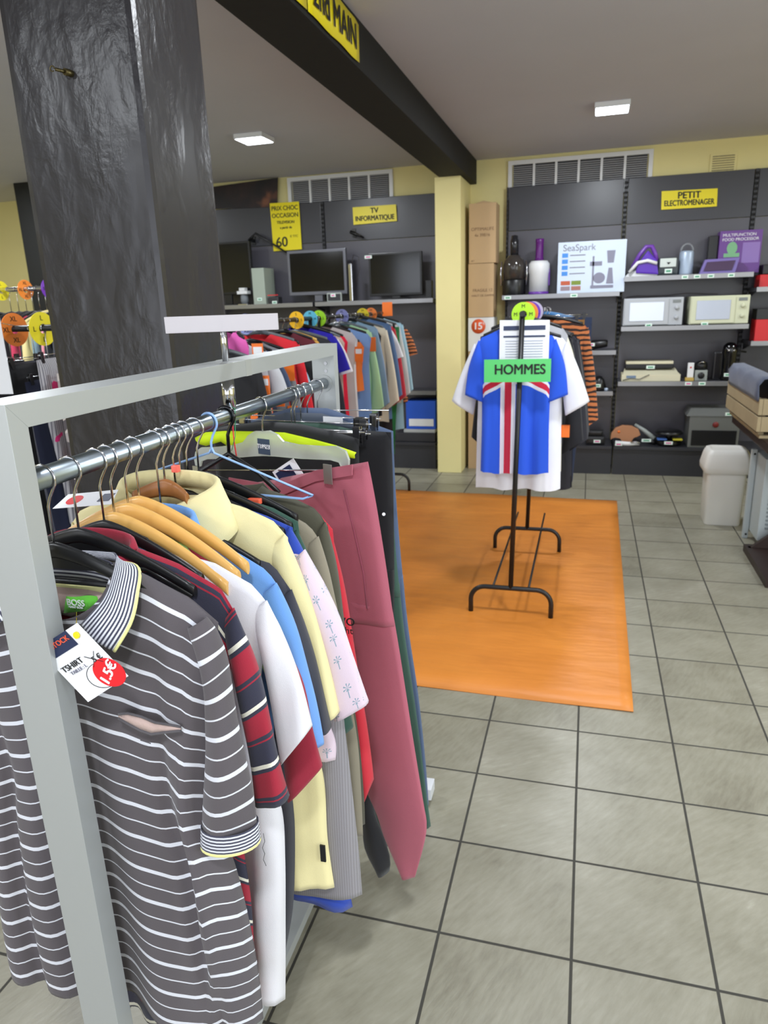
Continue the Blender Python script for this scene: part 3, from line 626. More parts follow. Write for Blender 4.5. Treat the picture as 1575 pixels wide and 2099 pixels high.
# TV shelf goods
zt_ = 1.606
def screen(xa, xb, za, zb, y, frame_m, scr_m, label, cat='television', stand=True, e=.018, name='television'):
    t = thing(name, label, cat, ((xa+xb)/2, y, zt_))
    MB().box(xa, xb, y, y+.05, za, zb, .006).build('housing', frame_m, t)
    MB().box(xa+e, xb-e, y-.002, y-.0003, za+e*1.3, zb-e).build('screen', scr_m, t)
    if stand:
        cx = (xa+xb)/2; MB().box(cx-.04, cx+.04, y+.01, y+.035, zt_+.012, za+.01, .004).build('neck', frame_m, t)
        MB().box(cx-.13, cx+.13, y-.06, y+.12, zt_, zt_+.011, .004).build('stand', M_blk, t)
    return t
a = at(588, 515, 'y', 5.35); b = at(712, 602, 'y', 5.35)
mn = screen(a.x, b.x, b.z, a.z, 5.35, mat('silver_bezel', (105, 106, 114), .35, metal=.3), M_glass, 'silver framed square monitor in the middle of the TV shelf', 'monitor', e=.025, name='monitor')
a = at(755, 520, 'y', 5.38); b = at(866, 604, 'y', 5.38)
screen(a.x, b.x, b.z, a.z, 5.38, M_blk, M_glass, 'black flat television at the right end of the TV shelf')
label_strip(bpy.data.objects['television'], a.x+.0, a.z-.03, 5.376, .07, True)
a = at(405, 500, 'y', 5.36); b = at(519, 602, 'y', 5.36)
screen(a.x, b.x, b.z, a.z, 5.36, M_blk, M_glass, 'black flat television at the left, partly behind the black pillar')
def dev(px0, px1, pt, pb_, y, d, m, label, cat, name, bev=.004):
    a = at(px0, pt, 'y', y); b = at(px1, pb_, 'y', y)
    return tag(MB().box(a.x, b.x, y, y+d, zt_+.0005, a.z, bev).build(name, m), label, cat)
a = at(515, 550, 'y', 5.26); b = at(545, 612, 'y', 5.26)
t = thing('computer_tower', 'slim grey green computer tower standing between the screens', 'computer', ((a.x+b.x)/2, 5.35, zt_))
MB().box(a.x, b.x, 5.26, 5.5, zt_+.0005, a.z, .006).build('case', mat('grey_green_plastic', (160, 170, 158), .5), t); label_strip(t, (a.x+b.x)/2, zt_+.05, 5.258, .05)
a = at(478, 570, 'y', 5.26); b = at(512, 612, 'y', 5.26); cx = (a.x+b.x)/2
t = thing('coffee_maker', 'small white and clear gadget on the TV shelf before the left television', 'appliance', (cx, 5.3, zt_))
MB().box(cx-.05, cx+.05, 5.26, 5.36, zt_, zt_+.012, .003).build('base', M_chrome, t)
MB().lathe([(.03, 0), (.04, .03), (.036, .09), (0, .09)], (cx, 5.31, zt_+.013)).build('glass_jar', mat('grey_glass', (120, 125, 130), .1), t)
MB().box(cx-.055, cx+.055, 5.26, 5.35, zt_+.105, zt_+.135, .005).build('lid', M_white, t); MB().box(cx-.03, cx+.03, 5.262, 5.33, zt_+.136, zt_+.165, .005).build('top', M_white, t)
t = thing('soundbar', 'upright chrome speaker column beside the monitor', 'speaker', (lx(722, 1.7, 5.3), 5.3, zt_)); x = lx(721, 1.7, 5.3)
MB().box(x-.016, x+.016, 5.28, 5.32, zt_, zt_+.34, .006).build('column', M_chrome, t)
MB().tube([(x+.0, 5.34, zt_+.34), (x+.02, 5.34, zt_+.42), (x+.07, 5.34, zt_+.4), (x+.08, 5.34, zt_+.3), (x+.03, 5.34, zt_+.15)], .004, 6).build('cable', mat('cable_grey', (60, 55, 58), .5), t)
x = lx(686, 1.63, 5.24); t = thing('radio', 'small framed clear radio with a price label before the monitor', 'radio', (x, 5.25, zt_))
MB().box(x-.075, x+.075, 5.235, 5.255, zt_+.0005, zt_+.085, .008).build('frame', mat('silver_plastic', (150, 156, 152), .35), t)
MB().box(x-.063, x+.063, 5.2325, 5.2347, zt_+.012, zt_+.072).build('front', M_dark2, t); label_strip(t, x-.01, zt_+.06, 5.2315, .05, True)
x = lx(878, 1.7, 5.3); tag(MB().box(x-.02, x+.035, 5.28, 5.36, zt_, zt_+.16, .005).build('speaker', M_blk), 'little black speaker box at the right end of the TV shelf', 'speaker')
x = lx(562, 1.65, 5.3); t = thing('gadget', 'dark gadget with a red strip right of the computer tower', 'gadget', (x, 5.3, zt_))
MB().box(x-.05, x+.06, 5.27, 5.37, zt_, zt_+.07, .012).build('body', M_dark2, t); MB().box(x-.05, x+.06, 5.262, 5.2695, zt_+.08, zt_+.088).build('strip', M_red, t); label_strip(t, x+.02, zt_+.015, 5.262, .05)
for (p0, p1, p2, lab) in (((512, 492), (522, 478), (588, 520), 'black folding bracket arm fixed to the panel over the left screens'), ((720, 476), (735, 482), (742, 486), 'short black bracket on the panel above the chrome speaker')):
    A = [at(*q, 'y', 5.50) for q in (p0, p1, p2)]; A[1].y = 5.52; A[2].y = 5.56
    t = thing('wall_bracket', lab, 'bracket', A[0]); MB().tube([Vector((A[0].x, 5.597, A[0].z)), A[0], A[1], A[2]], [.018, .018, .012, .008], 8).build('arm', M_blk, t)
    MB().box(A[0].x-.02, A[0].x+.02, 5.588, 5.5975, A[0].z-.04, A[0].z+.04).build('plate', M_blk, t)
# lower TV bays: blue crate + white printer + dark console
a = at(832, 822, 'y', 5.3); b = at(897, 880, 'y', 5.3)
t = thing('cardboard_box', 'blue box with a white front panel low under the TV shelf', 'box', (-1.6, 5.4, .5))
MB().box(a.x, -1.43, 5.3, 5.55, b.z, a.z, .005).build('carton', mat('bright_blue_card', (32, 82, 190), .45), t)
MB().box(a.x+.03, -1.45, 5.2965, 5.2995, b.z+.03, b.z+.1).build('white_panel', M_white, t)
bz = b.z
tag(MB().box(a.x-.02, -1.43, 5.27, 5.56, .3505, bz-.001, .006).build('printer', mat('light_grey_plastic', (170, 172, 172), .5)), 'light grey flat printer under the blue box', 'printer')
tag(MB().box(a.x-.1, -1.43, 5.26, 5.56, .263, .349, .006).build('video_recorder', M_dark2), 'dark flat video recorder at the bottom of the stack under the blue box', 'recorder')
# ------------------------------------------------------------------ right foreground: bin, heater, crate, table
M_bin = mat('bin_plastic', (222, 220, 214), .45)
t = thing('waste_bin', 'white plastic waste bin with a rounded swing lid rim standing on the tiles', 'bin', (.93, 3.9, 0))
b = MB(); R = []
for z, e in ((0, .0), (.01, .004), (.38, .012)):
    pts = []; r = .03
    for cxx, cyy, a0 in ((1, 1, 0), (-1, 1, 90), (-1, -1, 180), (1, -1, 270)):
        for k in range(5): a_ = math.radians(a0+k*22.5); pts.append((.93+cxx*(.115+e-r)+r*cos(a_), 3.87+cyy*(.10+e-r)+r*sin(a_), z))
    R.append(pts)
b.grid(R, closed=True); b.face([b.bm.verts.new(Vector(p)) for p in R[0]]); b.build('body', M_bin, t)
b = MB(); R = []
for z, e in ((.372, .012), (.385, .022), (.42, .024), (.5, .008), (.53, -.006), (.537, -.02), (.525, -.035)):
    pts = []; r = .035
    for cxx, cyy, a0 in ((1, 1, 0), (-1, 1, 90), (-1, -1, 180), (1, -1, 270)):
        for k in range(5): a_ = math.radians(a0+k*22.5); pts.append((.93+cxx*(.13+e-r)+r*cos(a_), 3.87+cyy*(.11+e-r)+r*sin(a_), z))
    R.append(pts)
b.grid(R, closed=True); b.face([b.bm.verts.new(Vector(p)) for p in R[-1]]); b.build('lid', M_bin, t)
t = thing('electric_heater', 'grey metal appliance with a slotted side panel beside the white bin', 'heater', (1.15, 3.5, 0))
HG = mat('grey_enamel', (176, 184, 186), .4)
MB().box(1.012, 1.045, 3.50, 3.54, .0, .60, .008).build('front_edge', HG, t)
MB().box(1.046, 1.34, 3.27, 3.55, .06, .585, .01).build('body', HG, t)
b = MB()
for i in range(14): b.box(1.085, 1.30, 3.262, 3.2695, .14+i*.026, .152+i*.026)
b.build('slots', mat('slot_grey', (128, 136, 140), .5), t)
for z in (.03, .57): MB().lathe([(.007, 0), (.006, .004), (0, .004)], M=Matrix.Translation((1.03, 3.4995, z)) @ Matrix.Rotation(PI/2, 4, 'X')).build('screw', M_blk, t)
M_brown = mat('dark_brown_wood', (42, 26, 22), .45, var=.2, vscale=8)
t = thing('display_table', 'dark brown wooden table at the right edge carrying the slatted crate', 'table', (1.4, 3.15, 0))
MB().box(.97, 2.1, 2.62, 3.245, .0, .045).build('lower_frame', M_brown, t)
MB().box(.955, 2.1, 2.62, 3.95, .70, .755, .006).build('tabletop', M_brown, t)
MB().prism([(.985, 3.17, .046), (1.0, 3.17, .046), (1.25, 3.17, .28), (1.25, 3.17, .699), (2.0, 3.17, .699), (2.0, 3.17, .046)], (0, .03, 0)).build('side_panel', M_brown, t)
M_crate = mat('weathered_wood', (158, 142, 110), .8, bump=.5, scale=30, var=.2, vscale=6)
t = thing('wooden_crate', 'weathered wooden slatted crate on the dark brown table', 'crate', (1.3, 3.5, .756))
for (za, zb) in ((.80, .885), (.895, .985)):
    MB().box(.915, .935, 3.0, 4.0, za, zb, .003).build('slat', M_crate, t)
    MB().box(.936, 1.9, 3.98, 4.0, za, zb, .003).build('slat', M_crate, t); MB().box(.936, 1.9, 3.0, 3.02, za, zb, .003).build('slat', M_crate, t)
MB().box(.94, 1.9, 3.03, 3.97, .757, .775).build('bottom', M_crate, t)
for y in (3.05, 3.93): MB().box(.937, .965, y, y+.035, .776, .98).build('corner_post', M_crate, t)
b = MB(); R = []
rr = random.Random(5)
for i in range(17):
    y = 3.02+i*.058; R.append([(.925-.012, y, .97), (.91-.01*sin(i), y, 1.0), (.905, y, 1.06+.008*sin(i*2)), (.93, y, 1.095+.008*sin(i*1.3)), (.99, y, 1.105), (1.06, y, 1.06+.01*sin(i)), (1.09, y, .99), (1.1, y, .78)])
b.grid(R); tag(b.build('cloth_liner', fabric('slate_cloth', (84, 90, 108)), solid=.008), 'slate grey quilted cloth lining the wooden crate', 'cloth')
b = MB(); b.grid([[(1.12+.05*j, 3.3+.1*i, 1.02+.05*sin(i*1.4+j)*cos(j*.9)+.03*(1 if 1 < j < 5 else 0)) for j in range(8)] for i in range(6)])
tag(b.build('folded_garment', fabric('navy_cloth', (36, 40, 92)), solid=.02), 'navy blue folded garment lying in the lined crate', 'garment')

# ------------------------------------------------------------------ garments
def interp(pts, x, k=0, v=1):
    if x <= pts[0][k]: return pts[0][v]
    for a, b in zip(pts, pts[1:]):
        if x <= b[k]: return a[v]+(b[v]-a[v])*(x-a[k])/max(1e-9, b[k]-a[k])
    return pts[-1][v]
def resample(pts, n):
    d = [0]
    for a, b in zip(pts, pts[1:]): d.append(d[-1]+math.hypot(b[0]-a[0], b[1]-a[1]))
    # smooth (catmull) through points
    out = []
    for i in range(n+1):
        s = d[-1]*i/n; k = 0
        while k < len(d)-2 and d[k+1] < s: k += 1
        f = (s-d[k])/max(1e-9, d[k+1]-d[k]); p = [pts[max(0, k-1)], pts[k], pts[k+1], pts[min(len(pts)-1, k+2)]]
        out.append(tuple(.5*((2*p[1][c])+(-p[0][c]+p[2][c])*f+(2*p[0][c]-5*p[1][c]+4*p[2][c]-p[3][c])*f*f+(-p[0][c]+3*p[1][c]-3*p[2][c]+p[3][c])*f**3) for c in (0, 1)))
    return out, d[-1]
def body(pl, top, side, parent, m, th=.014, un=.08, nd=.07, bd=.012, fold=.008, seed=0, nx=36, nt=44, name='body', kf=2.2, left=1.0, hemw=.006, solid=.0012, noff=.009, pleats=(), tilt=0):
    """top: (u,z) neck->shoulder tip; side: (u,z) tip->hem, on the right; mirrored to the left"""
    rn = random.Random(seed); ph = [rn.uniform(0, 6.28) for _ in range(8)]
    uT = top[-1][0]; zT = top[-1][1]; sd, _ = resample(side, nt); zH = side[-1][1]; zN = top[0][1]
    sdz = sorted([(zT-z, u) for u, z in sd]); L = zT-zH
    b = MB()
    for front in (1, 0):
        P, U = [], []
        for i in range(nt+1):
            t = i/nt; Wd = interp(sdz, t*L); row, ur = [], []
            for j in range(nx+1):
                s = -1+2*j/nx; a = abs(s); ut = a*uT
                if ut < un: q = math.sqrt(max(0, 1-(ut/un)**2)); ztop = zN-(nd if front else bd)*q
                else: q = 0; ztop = interp(top, ut)
                hz = zH+hemw*sin(s*7+ph[0])+(.0)
                dip = (nd if front else bd)*q*(1-t)**6; zl = zN if ut < un else ztop; z = zl+(hz-zl)*t-dip; u = s*Wd*(left if s < 0 else 1)
                base = th*math.sqrt(max(0, 1-a**5))*min(1, math.sqrt(t/.06)) if t < .06 else th*math.sqrt(max(0, 1-a**5))
                off = max(base, noff*q*max(0, 1-t/.2))
                off *= (1+.5*t)
                A = fold*min(1, t*1.3+.05)
                f = A*(sin(kf*PI*s+ph[1]+1.2*t)+.55*sin(2.3*kf*PI*s+ph[2]-.8*t)+.25*sin(5*t+ph[3]+2*s)*t)
                f += .12*fold*sin(4*s+8*t+ph[4])*(1 if front else .3)
                for (s0, ds, wd, am) in pleats: f += am*min(1, t*1.4)*math.exp(-((s-s0-ds*t)/wd)**2)*(1 if front else .5)
                row.append(pl.P(u, (-off if front else off)+f, z+tilt*u*(1-t)**2)); ur.append((u, t*(zN-zH)+dip))
            P.append(row); U.append(ur)
        b.grid(P, U)
    return b.build(name, m, parent, weld=True, solid=solid)
def loft(pl, outer, inner, parent, m, th=.018, name='sleeve', n=26, ring=18, mirror=False, seed=0, wob=.003, th_end=None, woff=0, solid=.0012, cuff=None, uoff=0, closed_end=False):
    rn = random.Random(seed); ph = [rn.uniform(0, 6.28) for _ in range(4)]
    O, LO = resample(outer, n); I, LI = resample(inner, n); b = MB(); P, U = [], []
    for i in range(n+1):
        t = i/n; cu, cz = (O[i][0]+I[i][0])/2, (O[i][1]+I[i][1])/2; du, dz = (O[i][0]-I[i][0])/2, (O[i][1]-I[i][1])/2
        T = th*(min(1, .35+t*3)) if th_end is None else th+(th_end-th)*t; row, ur = [], []
        for k in range(ring):
            a = 2*PI*k/ring; c_, s_ = cos(a), sin(a)
            w = T*s_*abs(s_)**.0+wob*sin(3*a+4*t+ph[0])*t+wob*.7*sin(9*t+ph[1]+a)
            uu = cu+du*c_; zz = cz+dz*c_
            row.append(pl.P(-uu if mirror else uu, w+woff, zz)); ur.append((a/6.28*.2, t*(LO+LI)/2+uoff))
        P.append(row); U.append(ur)
    b.grid(P, U, closed=True)
    o = b.build(name, m, parent, solid=solid)
    return o
def end_band(outer, inner, f0, n=40):
    """last part of a sleeve (for a cuff)"""
    O, _ = resample(outer, n); I, _ = resample(inner, n); k = int(f0*n)
    g = lambda A: [((p[0]-c[0])*s+c[0], (p[1]-c[1])*s+c[1]) for p, c, s in A]
    s = 1.06; o2, i2 = [], []
    for a, b in zip(O[k:], I[k:]):
        c = ((a[0]+b[0])/2, (a[1]+b[1])/2); o2.append((c[0]+(a[0]-c[0])*s, c[1]+(a[1]-c[1])*s)); i2.append((c[0]+(b[0]-c[0])*s, c[1]+(b[1]-c[1])*s))
    return o2, i2

def collar(pl, zn, parent, m, w=.075, drop=.065, tip=.05, fr=.05, m_edge=None, name='collar', nf=30, d=.028, stand=.02, dn=.055):
    """folded polo collar: band round the neck plus leaf to two points in front"""
    b = MB(); P, U = [], []; P2 = []
    for i in range(nf+1):
        a = -PI*.5+2*PI*i/nf     # from front (−w side) round the back
        g = math.sin((i/nf)*PI)   # 0 at both front ends, 1 at back
        u = w*math.sin(2*PI*i/nf-PI)*(1 if True else 1); wy = d*(-math.cos(2*PI*i/nf))
        u = -w*math.sin(2*PI*i/nf) ; wy = -d*math.cos(2*PI*i/nf)
        z = zn-dn*(1-g)**1.3
        su = (1 if u > 0 else -1)
        k = 1-g
        row = [(u*.93, wy*.9+.002, z-stand*.9), (u*.96, wy*.95, z+.006), (u, wy, z+stand*.45), (u*1.06, wy*1.1, z+stand*.35)]
        ex, ey, ez = u*(1+.28)+su*fr*k*.9*(min(1, abs(u)/.02)), wy*1.35-.006*k, z-drop-tip*k
        for f in (.25, .5, .75, 1): row.append((u*1.06+(ex-u*1.06)*f, wy*1.1+(ey-wy*1.1)*f-.003*sin(f*PI), z+stand*.35+(ez-z-stand*.35)*f))
        P.append([pl.P(*r) for r in row]); U.append([(i*.008, v) for v in (-.028, -.01, 0, .004, .018, .034, .05, .066)])
        P2.append([pl.P(*row[-1]), pl.P(ex+(.003*su), ey-.0006, ez-.003)])
    b.grid(P, U); o = b.build(name, m, parent, solid=.0016)
    if m_edge: e = MB(); e.grid(P2); e.build('collar_edge', m_edge, o, solid=.002)
    return o
# --- hangers
RX, RZ, RR = -.69, 1.365, .0145
def hanger(pl, zc, kind, label, group=None, half=.205, drop=.075, zr=RZ, rr=RR, m=None, hookm=None, hook_r=.0017, simple=False, swing=1, cat='hanger', name='clothes_hanger', clips=True):
    """kind: plastic, wood, wire, tube, clip"""
    t = thing(name, label, cat, pl.P(0, 0, zc), group); hm = hookm or M_chrome; R = rr+.0035
    top = zr+rr-R+.0035-.0008+hook_r
    pts = []
    zc2 = zr+.0012+(rr-R)+hook_r+.0
    zc2 = zr+rr+hook_r-R
    for k in range(15):
        a = math.radians(200-k*(200+42)/14); pts.append((R*cos(a)*swing, 0, zc2+R*sin(a)))
    last = pts[-1]; pts += [(last[0]*.45, 0, last[2]-.012), (0.001*swing, 0, last[2]-.024), (0, 0, min(zc+.0, last[2]-.03))]
    P = [pl.P(*p) for p in pts]
    MB().tube(P, hook_r, 6 if simple else 8).build('hook', hm, t)
    if kind in ('plastic', 'wood'):
        b = MB(); n = 14; thk = .006 if kind == 'wood' else .0045; hgt = .016 if kind == 'wood' else .012; R_ = []
        for i in range(-n, n+1):
            f = i/n; u = f*half; z = zc-drop*abs(f)**1.35*(1 if kind == 'wood' else .95); h = hgt*(1-.35*abs(f)); w0 = -.018*abs(f)**2 if kind == 'wood' else 0
            R_.append([pl.P(u, w0+thk*cos(a)*(1.0), z-h*.6+h*sin(a)) for a in [2*PI*k/10 for k in range(10)]])
        b.grid(R_, closed=True); b.face([b.bm.verts.new(p) for p in R_[0]]); b.face([b.bm.verts.new(p) for p in R_[-1]])
        if kind == 'plastic' and not simple: # flat web plate with lower bar
            b.tube([pl.P(-half*.97, 0, zc-drop*.95-.012), pl.P(-half*.6, 0, zc-.05), pl.P(half*.6, 0, zc-.05), pl.P(half*.97, 0, zc-drop*.95-.012)], .0042, 8)
            b.prism([pl.P(u, -.002, z) for u, z in ((-half*.5, zc-.032), (half*.5, zc-.032), (half*.45, zc-.02), (half*.2, zc-.006), (-half*.2, zc-.006), (-half*.45, zc-.02))], pl.n*.004)
        b.build('shoulder_bar', m, t, weld=True)
    elif kind == 'wire':
        MB().tube([pl.P(0, 0, zc+.012), pl.P(.006, 0, zc), pl.P(half, 0, zc-drop), pl.P(half*.9, 0, zc-drop-.008), pl.P(-half*.9, 0, zc-drop-.008), pl.P(-half, 0, zc-drop), pl.P(-.006, 0, zc), pl.P(0, 0, zc+.008)], .0022, 8).build('frame', m, t)
    elif kind == 'clip':
        MB().tube([pl.P(-half, 0, zc), pl.P(half, 0, zc)], .0016, 8).build('bar', M_chrome, t)
        for s in ((-1, 1) if clips else ()):
            c = MB(); u = s*(half-.02)
            c.prism([pl.P(u-.009, -.005, zc+.012), pl.P(u+.009, -.005, zc+.012), pl.P(u+.008, -.007, zc-.03), pl.P(u-.008, -.007, zc-.03)], pl.n*.0025)
            c.prism([pl.P(u-.009, .004, zc+.012), pl.P(u+.009, .004, zc+.012), pl.P(u+.008, .006, zc-.03), pl.P(u-.008, .006, zc-.03)], pl.n*.0025)
            c.tube([pl.P(u-.009, 0, zc), pl.P(u+.009, 0, zc)], .005, 8); c.build('clip', M_blk if simple else M_chrome, t)
    return t
def disk(pl, r, label, m, group, zr=1.5, rr=.0125, letters='XL'):
    t = thing('size_disc', label, 'size divider', pl.P(0, 0, zr-r), group)
    b = MB(); n = 28; R = []; hr = rr+.004; zc = zr-.0038
    prof = ((hr, -.001), (hr, .001), (r, .001), (r, -.001), (hr, -.001))
    for k in range(n): a = 2*PI*k/n; R.append([pl.P(q*cos(a), w, zc+q*sin(a)) for q, w in prof])
    R.append(R[0]); b.grid(R, smooth=False); b.build('disc', m, t, weld=True)
    rm = (hr+r)/2
    for k, a in enumerate((PI/2, -PI/2, 0, PI)): text('size_lettering', letters, r*.42, pl.P(rm*cos(a), -.002, zc+rm*sin(a)), pl.t, Vector((0, 0, 1)), M_ink, t)
    return t

# ------------------------------------------------------------------ foreground rack
TH = .014; DR = Vector((-sin(TH), cos(TH), 0)); NR = Vector((cos(TH), sin(TH), 0)); RX0, RY0, RL, RH = -.654, -.778, 1.17, 1.475
def RP(a, b, z): return Vector((RX0, RY0, 0))+DR*a+NR*b+Vector((0, 0, z))
def rbox(mb, a0, a1, b0, b1, z0, z1, bev=0):
    M = Matrix(((DR.x, NR.x, 0, RX0), (DR.y, NR.y, 0, RY0), (0, 0, 1, 0), (0, 0, 0, 1))); return mb.box(a0, a1, b0, b1, z0, z1, bev, M)
rack = thing('clothes_rack', 'satin aluminium frame clothes rack in the foreground carrying the striped polos and trousers', 'clothes rack', RP(RL/2, -.031, 0))
def mitre(a, b, c, d, w0, w1):  # polygon in the frame plane (a,z), extruded along -b
    m = MB(); m.prism([RP(p[0], w0, p[1]) for p in (a, b, c, d)], NR*(w1-w0), .0006); return m
e = .030
mitre((0, .0), (e, .0), (e, RH-e), (0, RH), -.062, 0).build('post', M_alu, rack)
mitre((RL-e, .0), (RL, .0), (RL, RH), (RL-e, RH-e), -.062, 0).build('post', M_alu, rack)
mitre((0, RH), (e, RH-e), (RL-e, RH-e), (RL, RH), -.062, 0).build('top_bar', M_alu, rack)
rbox(MB(), e, RL+.069, -.058, -.004, .03, .058, .001).build('bottom_bar', M_alu, rack)
ZR = 1.373
MB().tube([RP(e, -.031, ZR), RP(RL-e, -.031, ZR)], RR, 24).build('rail', M_rail, rack)
for a in (e+.001, RL-e-.004):
    MB().tube([RP(a, -.031, ZR), RP(a+.003, -.031, ZR)], .022, 24).build('rail_flange', M_alu, rack)
for z in (1.425, 1.405): MB().tube([RP(RL-e-.002, -.024, z), RP(RL-e, -.024, z)], .0045, 14).build('screw', M_edge, rack)
a0 = .595
MB().tube([RP(a0, -.031, ZR+.012), RP(a0, -.031, RH-e)], .0125, 20).build('support_tube', M_chrome, rack)
rbox(MB(), a0+.02, a0+.045, -.0625, .0006, RH-e-.0006, RH+.0006, .0).build('joint_sleeve', mat('joint_grey', (170, 172, 168), .45, metal=.3), rack)
for a in (.02, RL+.10):
    f = MB(); rbox(f, a-.03, a+.03, -.30, .22, .022, .062, .002); f.build('foot', mat('pale_grey_metal', (206, 208, 212), .4), rack)
    for b_ in (.185, -.27): MB().lathe([(.014, 0), (.016, .004), (.016, .014), (.006, .016), (.006, .0225), (0, .0225)], RP(a, b_, 0)).build('leveller', M_chrome, rack)
c = RP(a0, -.031, 0); sh = thing('sign_holder', 'frosted plastic sign holder bar on a chrome rod above the foreground rack', 'sign holder', c+Vector((0, 0, RH)))
MB().tube([c+Vector((0, 0, RH)), c+Vector((0, 0, RH+.075))], .006, 14).build('rod', M_chrome, sh)
dx = Vector((cos(.33), sin(.33), 0)); dy = Vector((-sin(.33), cos(.33), 0))
MB().obox(c, dx, dy, .105, .007, RH+.055, RH+.085, .0015).build('bar', mat('frosted_acrylic', (214, 208, 212), .45, trans=.25), sh)
b = MB(); q = RP(a0, -.031, ZR); b.tube([q+Vector((.016, -.01, .012)), q+Vector((.004, -.002, .018)), q+Vector((-.014, .0, .01)), q+Vector((-.012, 0, -.012)), q+Vector((.014, -.01, -.01)), q+Vector((.017, -.012, .012))], .0007, 6)
b.tube([q+Vector((.014, -.01, -.01)), q+Vector((.012, -.012, -.04)), q+Vector((.0, -.01, -.07))], .0007, 6)
tag(b.build('string', mat('green_string', (40, 150, 100), .6)), 'thin green string tied round the rail under the chrome support tube', 'string')
q = at(477, 872, 'y', -.19); b = MB(); b.tube([q, q+Vector((0, 0, -.03)), q+Vector((.003, 0, -.075))], .0013, 8)
tag(b.build('ribbon', mat('red_ribbon', (220, 40, 48), .5)), 'thin red ribbon hanging beneath the rail beside the blue wire hanger', 'ribbon')

def rail_c(y): return RP(0, -.031, 0).x-.014*(y+.778)
def FP(y, a=0): return Plane(rail_c(y), y, a)
G = 'garments on the foreground rack'
GH = 'clothes hangers on the foreground rail'
MBK = M_blk
# garment fabrics
c0 = (84, 78, 82); wht = (212, 214, 222)
M_polo = striped('grey_white_stripe', .054, [(0, c0), (.40, wht), (.445, c0), (.86, wht), (.98, c0)], off=.026)
M_rib = striped('fine_rib_stripe', .0052, [(0, (60, 60, 78)), (.5, (214, 216, 224))], weave=1500)
M_ribl = striped('fine_rib_stripe_long', .0052, [(0, (60, 60, 78)), (.5, (214, 216, 224))], weave=1500, axis=1)
M_lemon = fabric('pale_yellow_trim', (232, 228, 150))
nv, rd, cr = (48, 48, 66), (158, 30, 52), (232, 228, 212)
M_rugby = striped('maroon_navy_stripe', .088, [(0, rd), (.40, nv), (.47, rd), (.50, nv), (.86, cr), (.93, nv)], off=.03)
F = lambda n_, c_, **k: fabric(n_, c_, **k)
M_maroon = F('maroon_cotton', (150, 28, 52)); M_wtee = F('white_cotton', (222, 220, 226)); M_green = F('light_green_cotton', (140, 178, 102))
M_blue = F('sky_blue_cotton', (108, 156, 222)); M_char = F('charcoal_cotton', (62, 62, 70)); M_lem = F('pale_yellow_cotton', (232, 220, 166))
M_dblu = F('royal_blue_cotton', (40, 70, 170)); M_dgrn = F('dark_green_cotton', (44, 78, 66)); M_khaki = F('khaki_knit', (138, 130, 112)); M_olive = F('dark_olive_knit', (78, 76, 62))
M_redt = F('red_cotton', (200, 40, 56)); M_rose = F('rose_twill', (174, 92, 108), weave=600); M_bk = F('black_cotton', (24, 24, 28)); M_jean = F('blue_denim', (80, 96, 126), weave=700)
M_bot = F('bottle_green_cotton', (58, 88, 76)); M_pinkin = F('mesh_lining', (184, 160, 152), weave=400)
M_grib = striped('grey_ribbed_knit', .0042, [(0, (132, 128, 132)), (.72, (150, 147, 152))], axis=0)
M_darkblk = mat('black_satin', (20, 20, 24), .45)
def palm_mat():
    m = fabric('pink_palm_print', (222, 202, 216)); t = NT(m); uv = t.n('UVMap'); sc = t.n('VectorMath', operation='SCALE'); sc.inputs['Scale'].default_value = 26
    t.l(uv.outputs[0], sc.inputs[0]); vo = t.n('TexVoronoi'); vo.inputs['Scale'].default_value = 1; vo.inputs['Randomness'].default_value = .45; t.l(sc.outputs[0], vo.inputs['Vector'])
    # local offset from the cell centre
    sb = t.n('VectorMath', operation='SUBTRACT'); t.l(sc.outputs[0], sb.inputs[0]); t.l(vo.outputs['Position'], sb.inputs[1]); sp = t.n('SeparateXYZ'); t.l(sb.outputs[0], sp.inputs[0])
    x, y = sp.outputs[0], sp.outputs[1]
    trunk = t.math('MULTIPLY', t.math('LESS_THAN', t.math('ABSOLUTE', x), .022), t.math('MULTIPLY', t.math('GREATER_THAN', y, -.08), t.math('LESS_THAN', y, .34)))
    yy = t.math('ADD', y, .1); r = t.math('SQRT', t.math('ADD', t.math('MULTIPLY', x, x), t.math('MULTIPLY', yy, yy))); an = t.math('ARCTAN2', yy, x)
    fr = t.math('MULTIPLY', t.math('GREATER_THAN', t.math('SINE', t.math('MULTIPLY', an, 7.0)), .35), t.math('MULTIPLY', t.math('LESS_THAN', r, .2), t.math('LESS_THAN', yy, .12)))
    k = t.math('MAXIMUM', trunk, fr); mx = t.n('Mix', data_type='RGBA'); mx.inputs[6].default_value = rgb(222, 202, 216); mx.inputs[7].default_value = rgb(138, 160, 176); t.l(k, mx.inputs[0]); t.l(mx.outputs[2], t.b.inputs['Base Color'])
    return m
M_palm = palm_mat()

def shirt(name, y, label, m, top_px, side_px, outer_px, inner_px, seed, a=0, th=.013, sth=.016, col=None, cat='shirt', ang=0, sleeve=True, sl_m=None, cuff=None, **k):
    pl = FP(y, a); tp = [p if p[0] < 1 else pl.loc(*p) for p in top_px]
    t = thing(name, label, cat, pl.P(0, 0, .9), G)
    sd = [p if (abs(p[0]) < 1 and abs(p[1]) < 3) else pl.loc(*p) for p in side_px]
    body(pl, tp, sd, t, m, th=th, seed=seed, **k)
    if sleeve:
        O, I = pl.L(outer_px), pl.L(inner_px)
        for mir in (False, True):
            loft(pl, O, I, t, sl_m or m, th=sth, mirror=mir, seed=seed+mir)
    return t, pl, tp

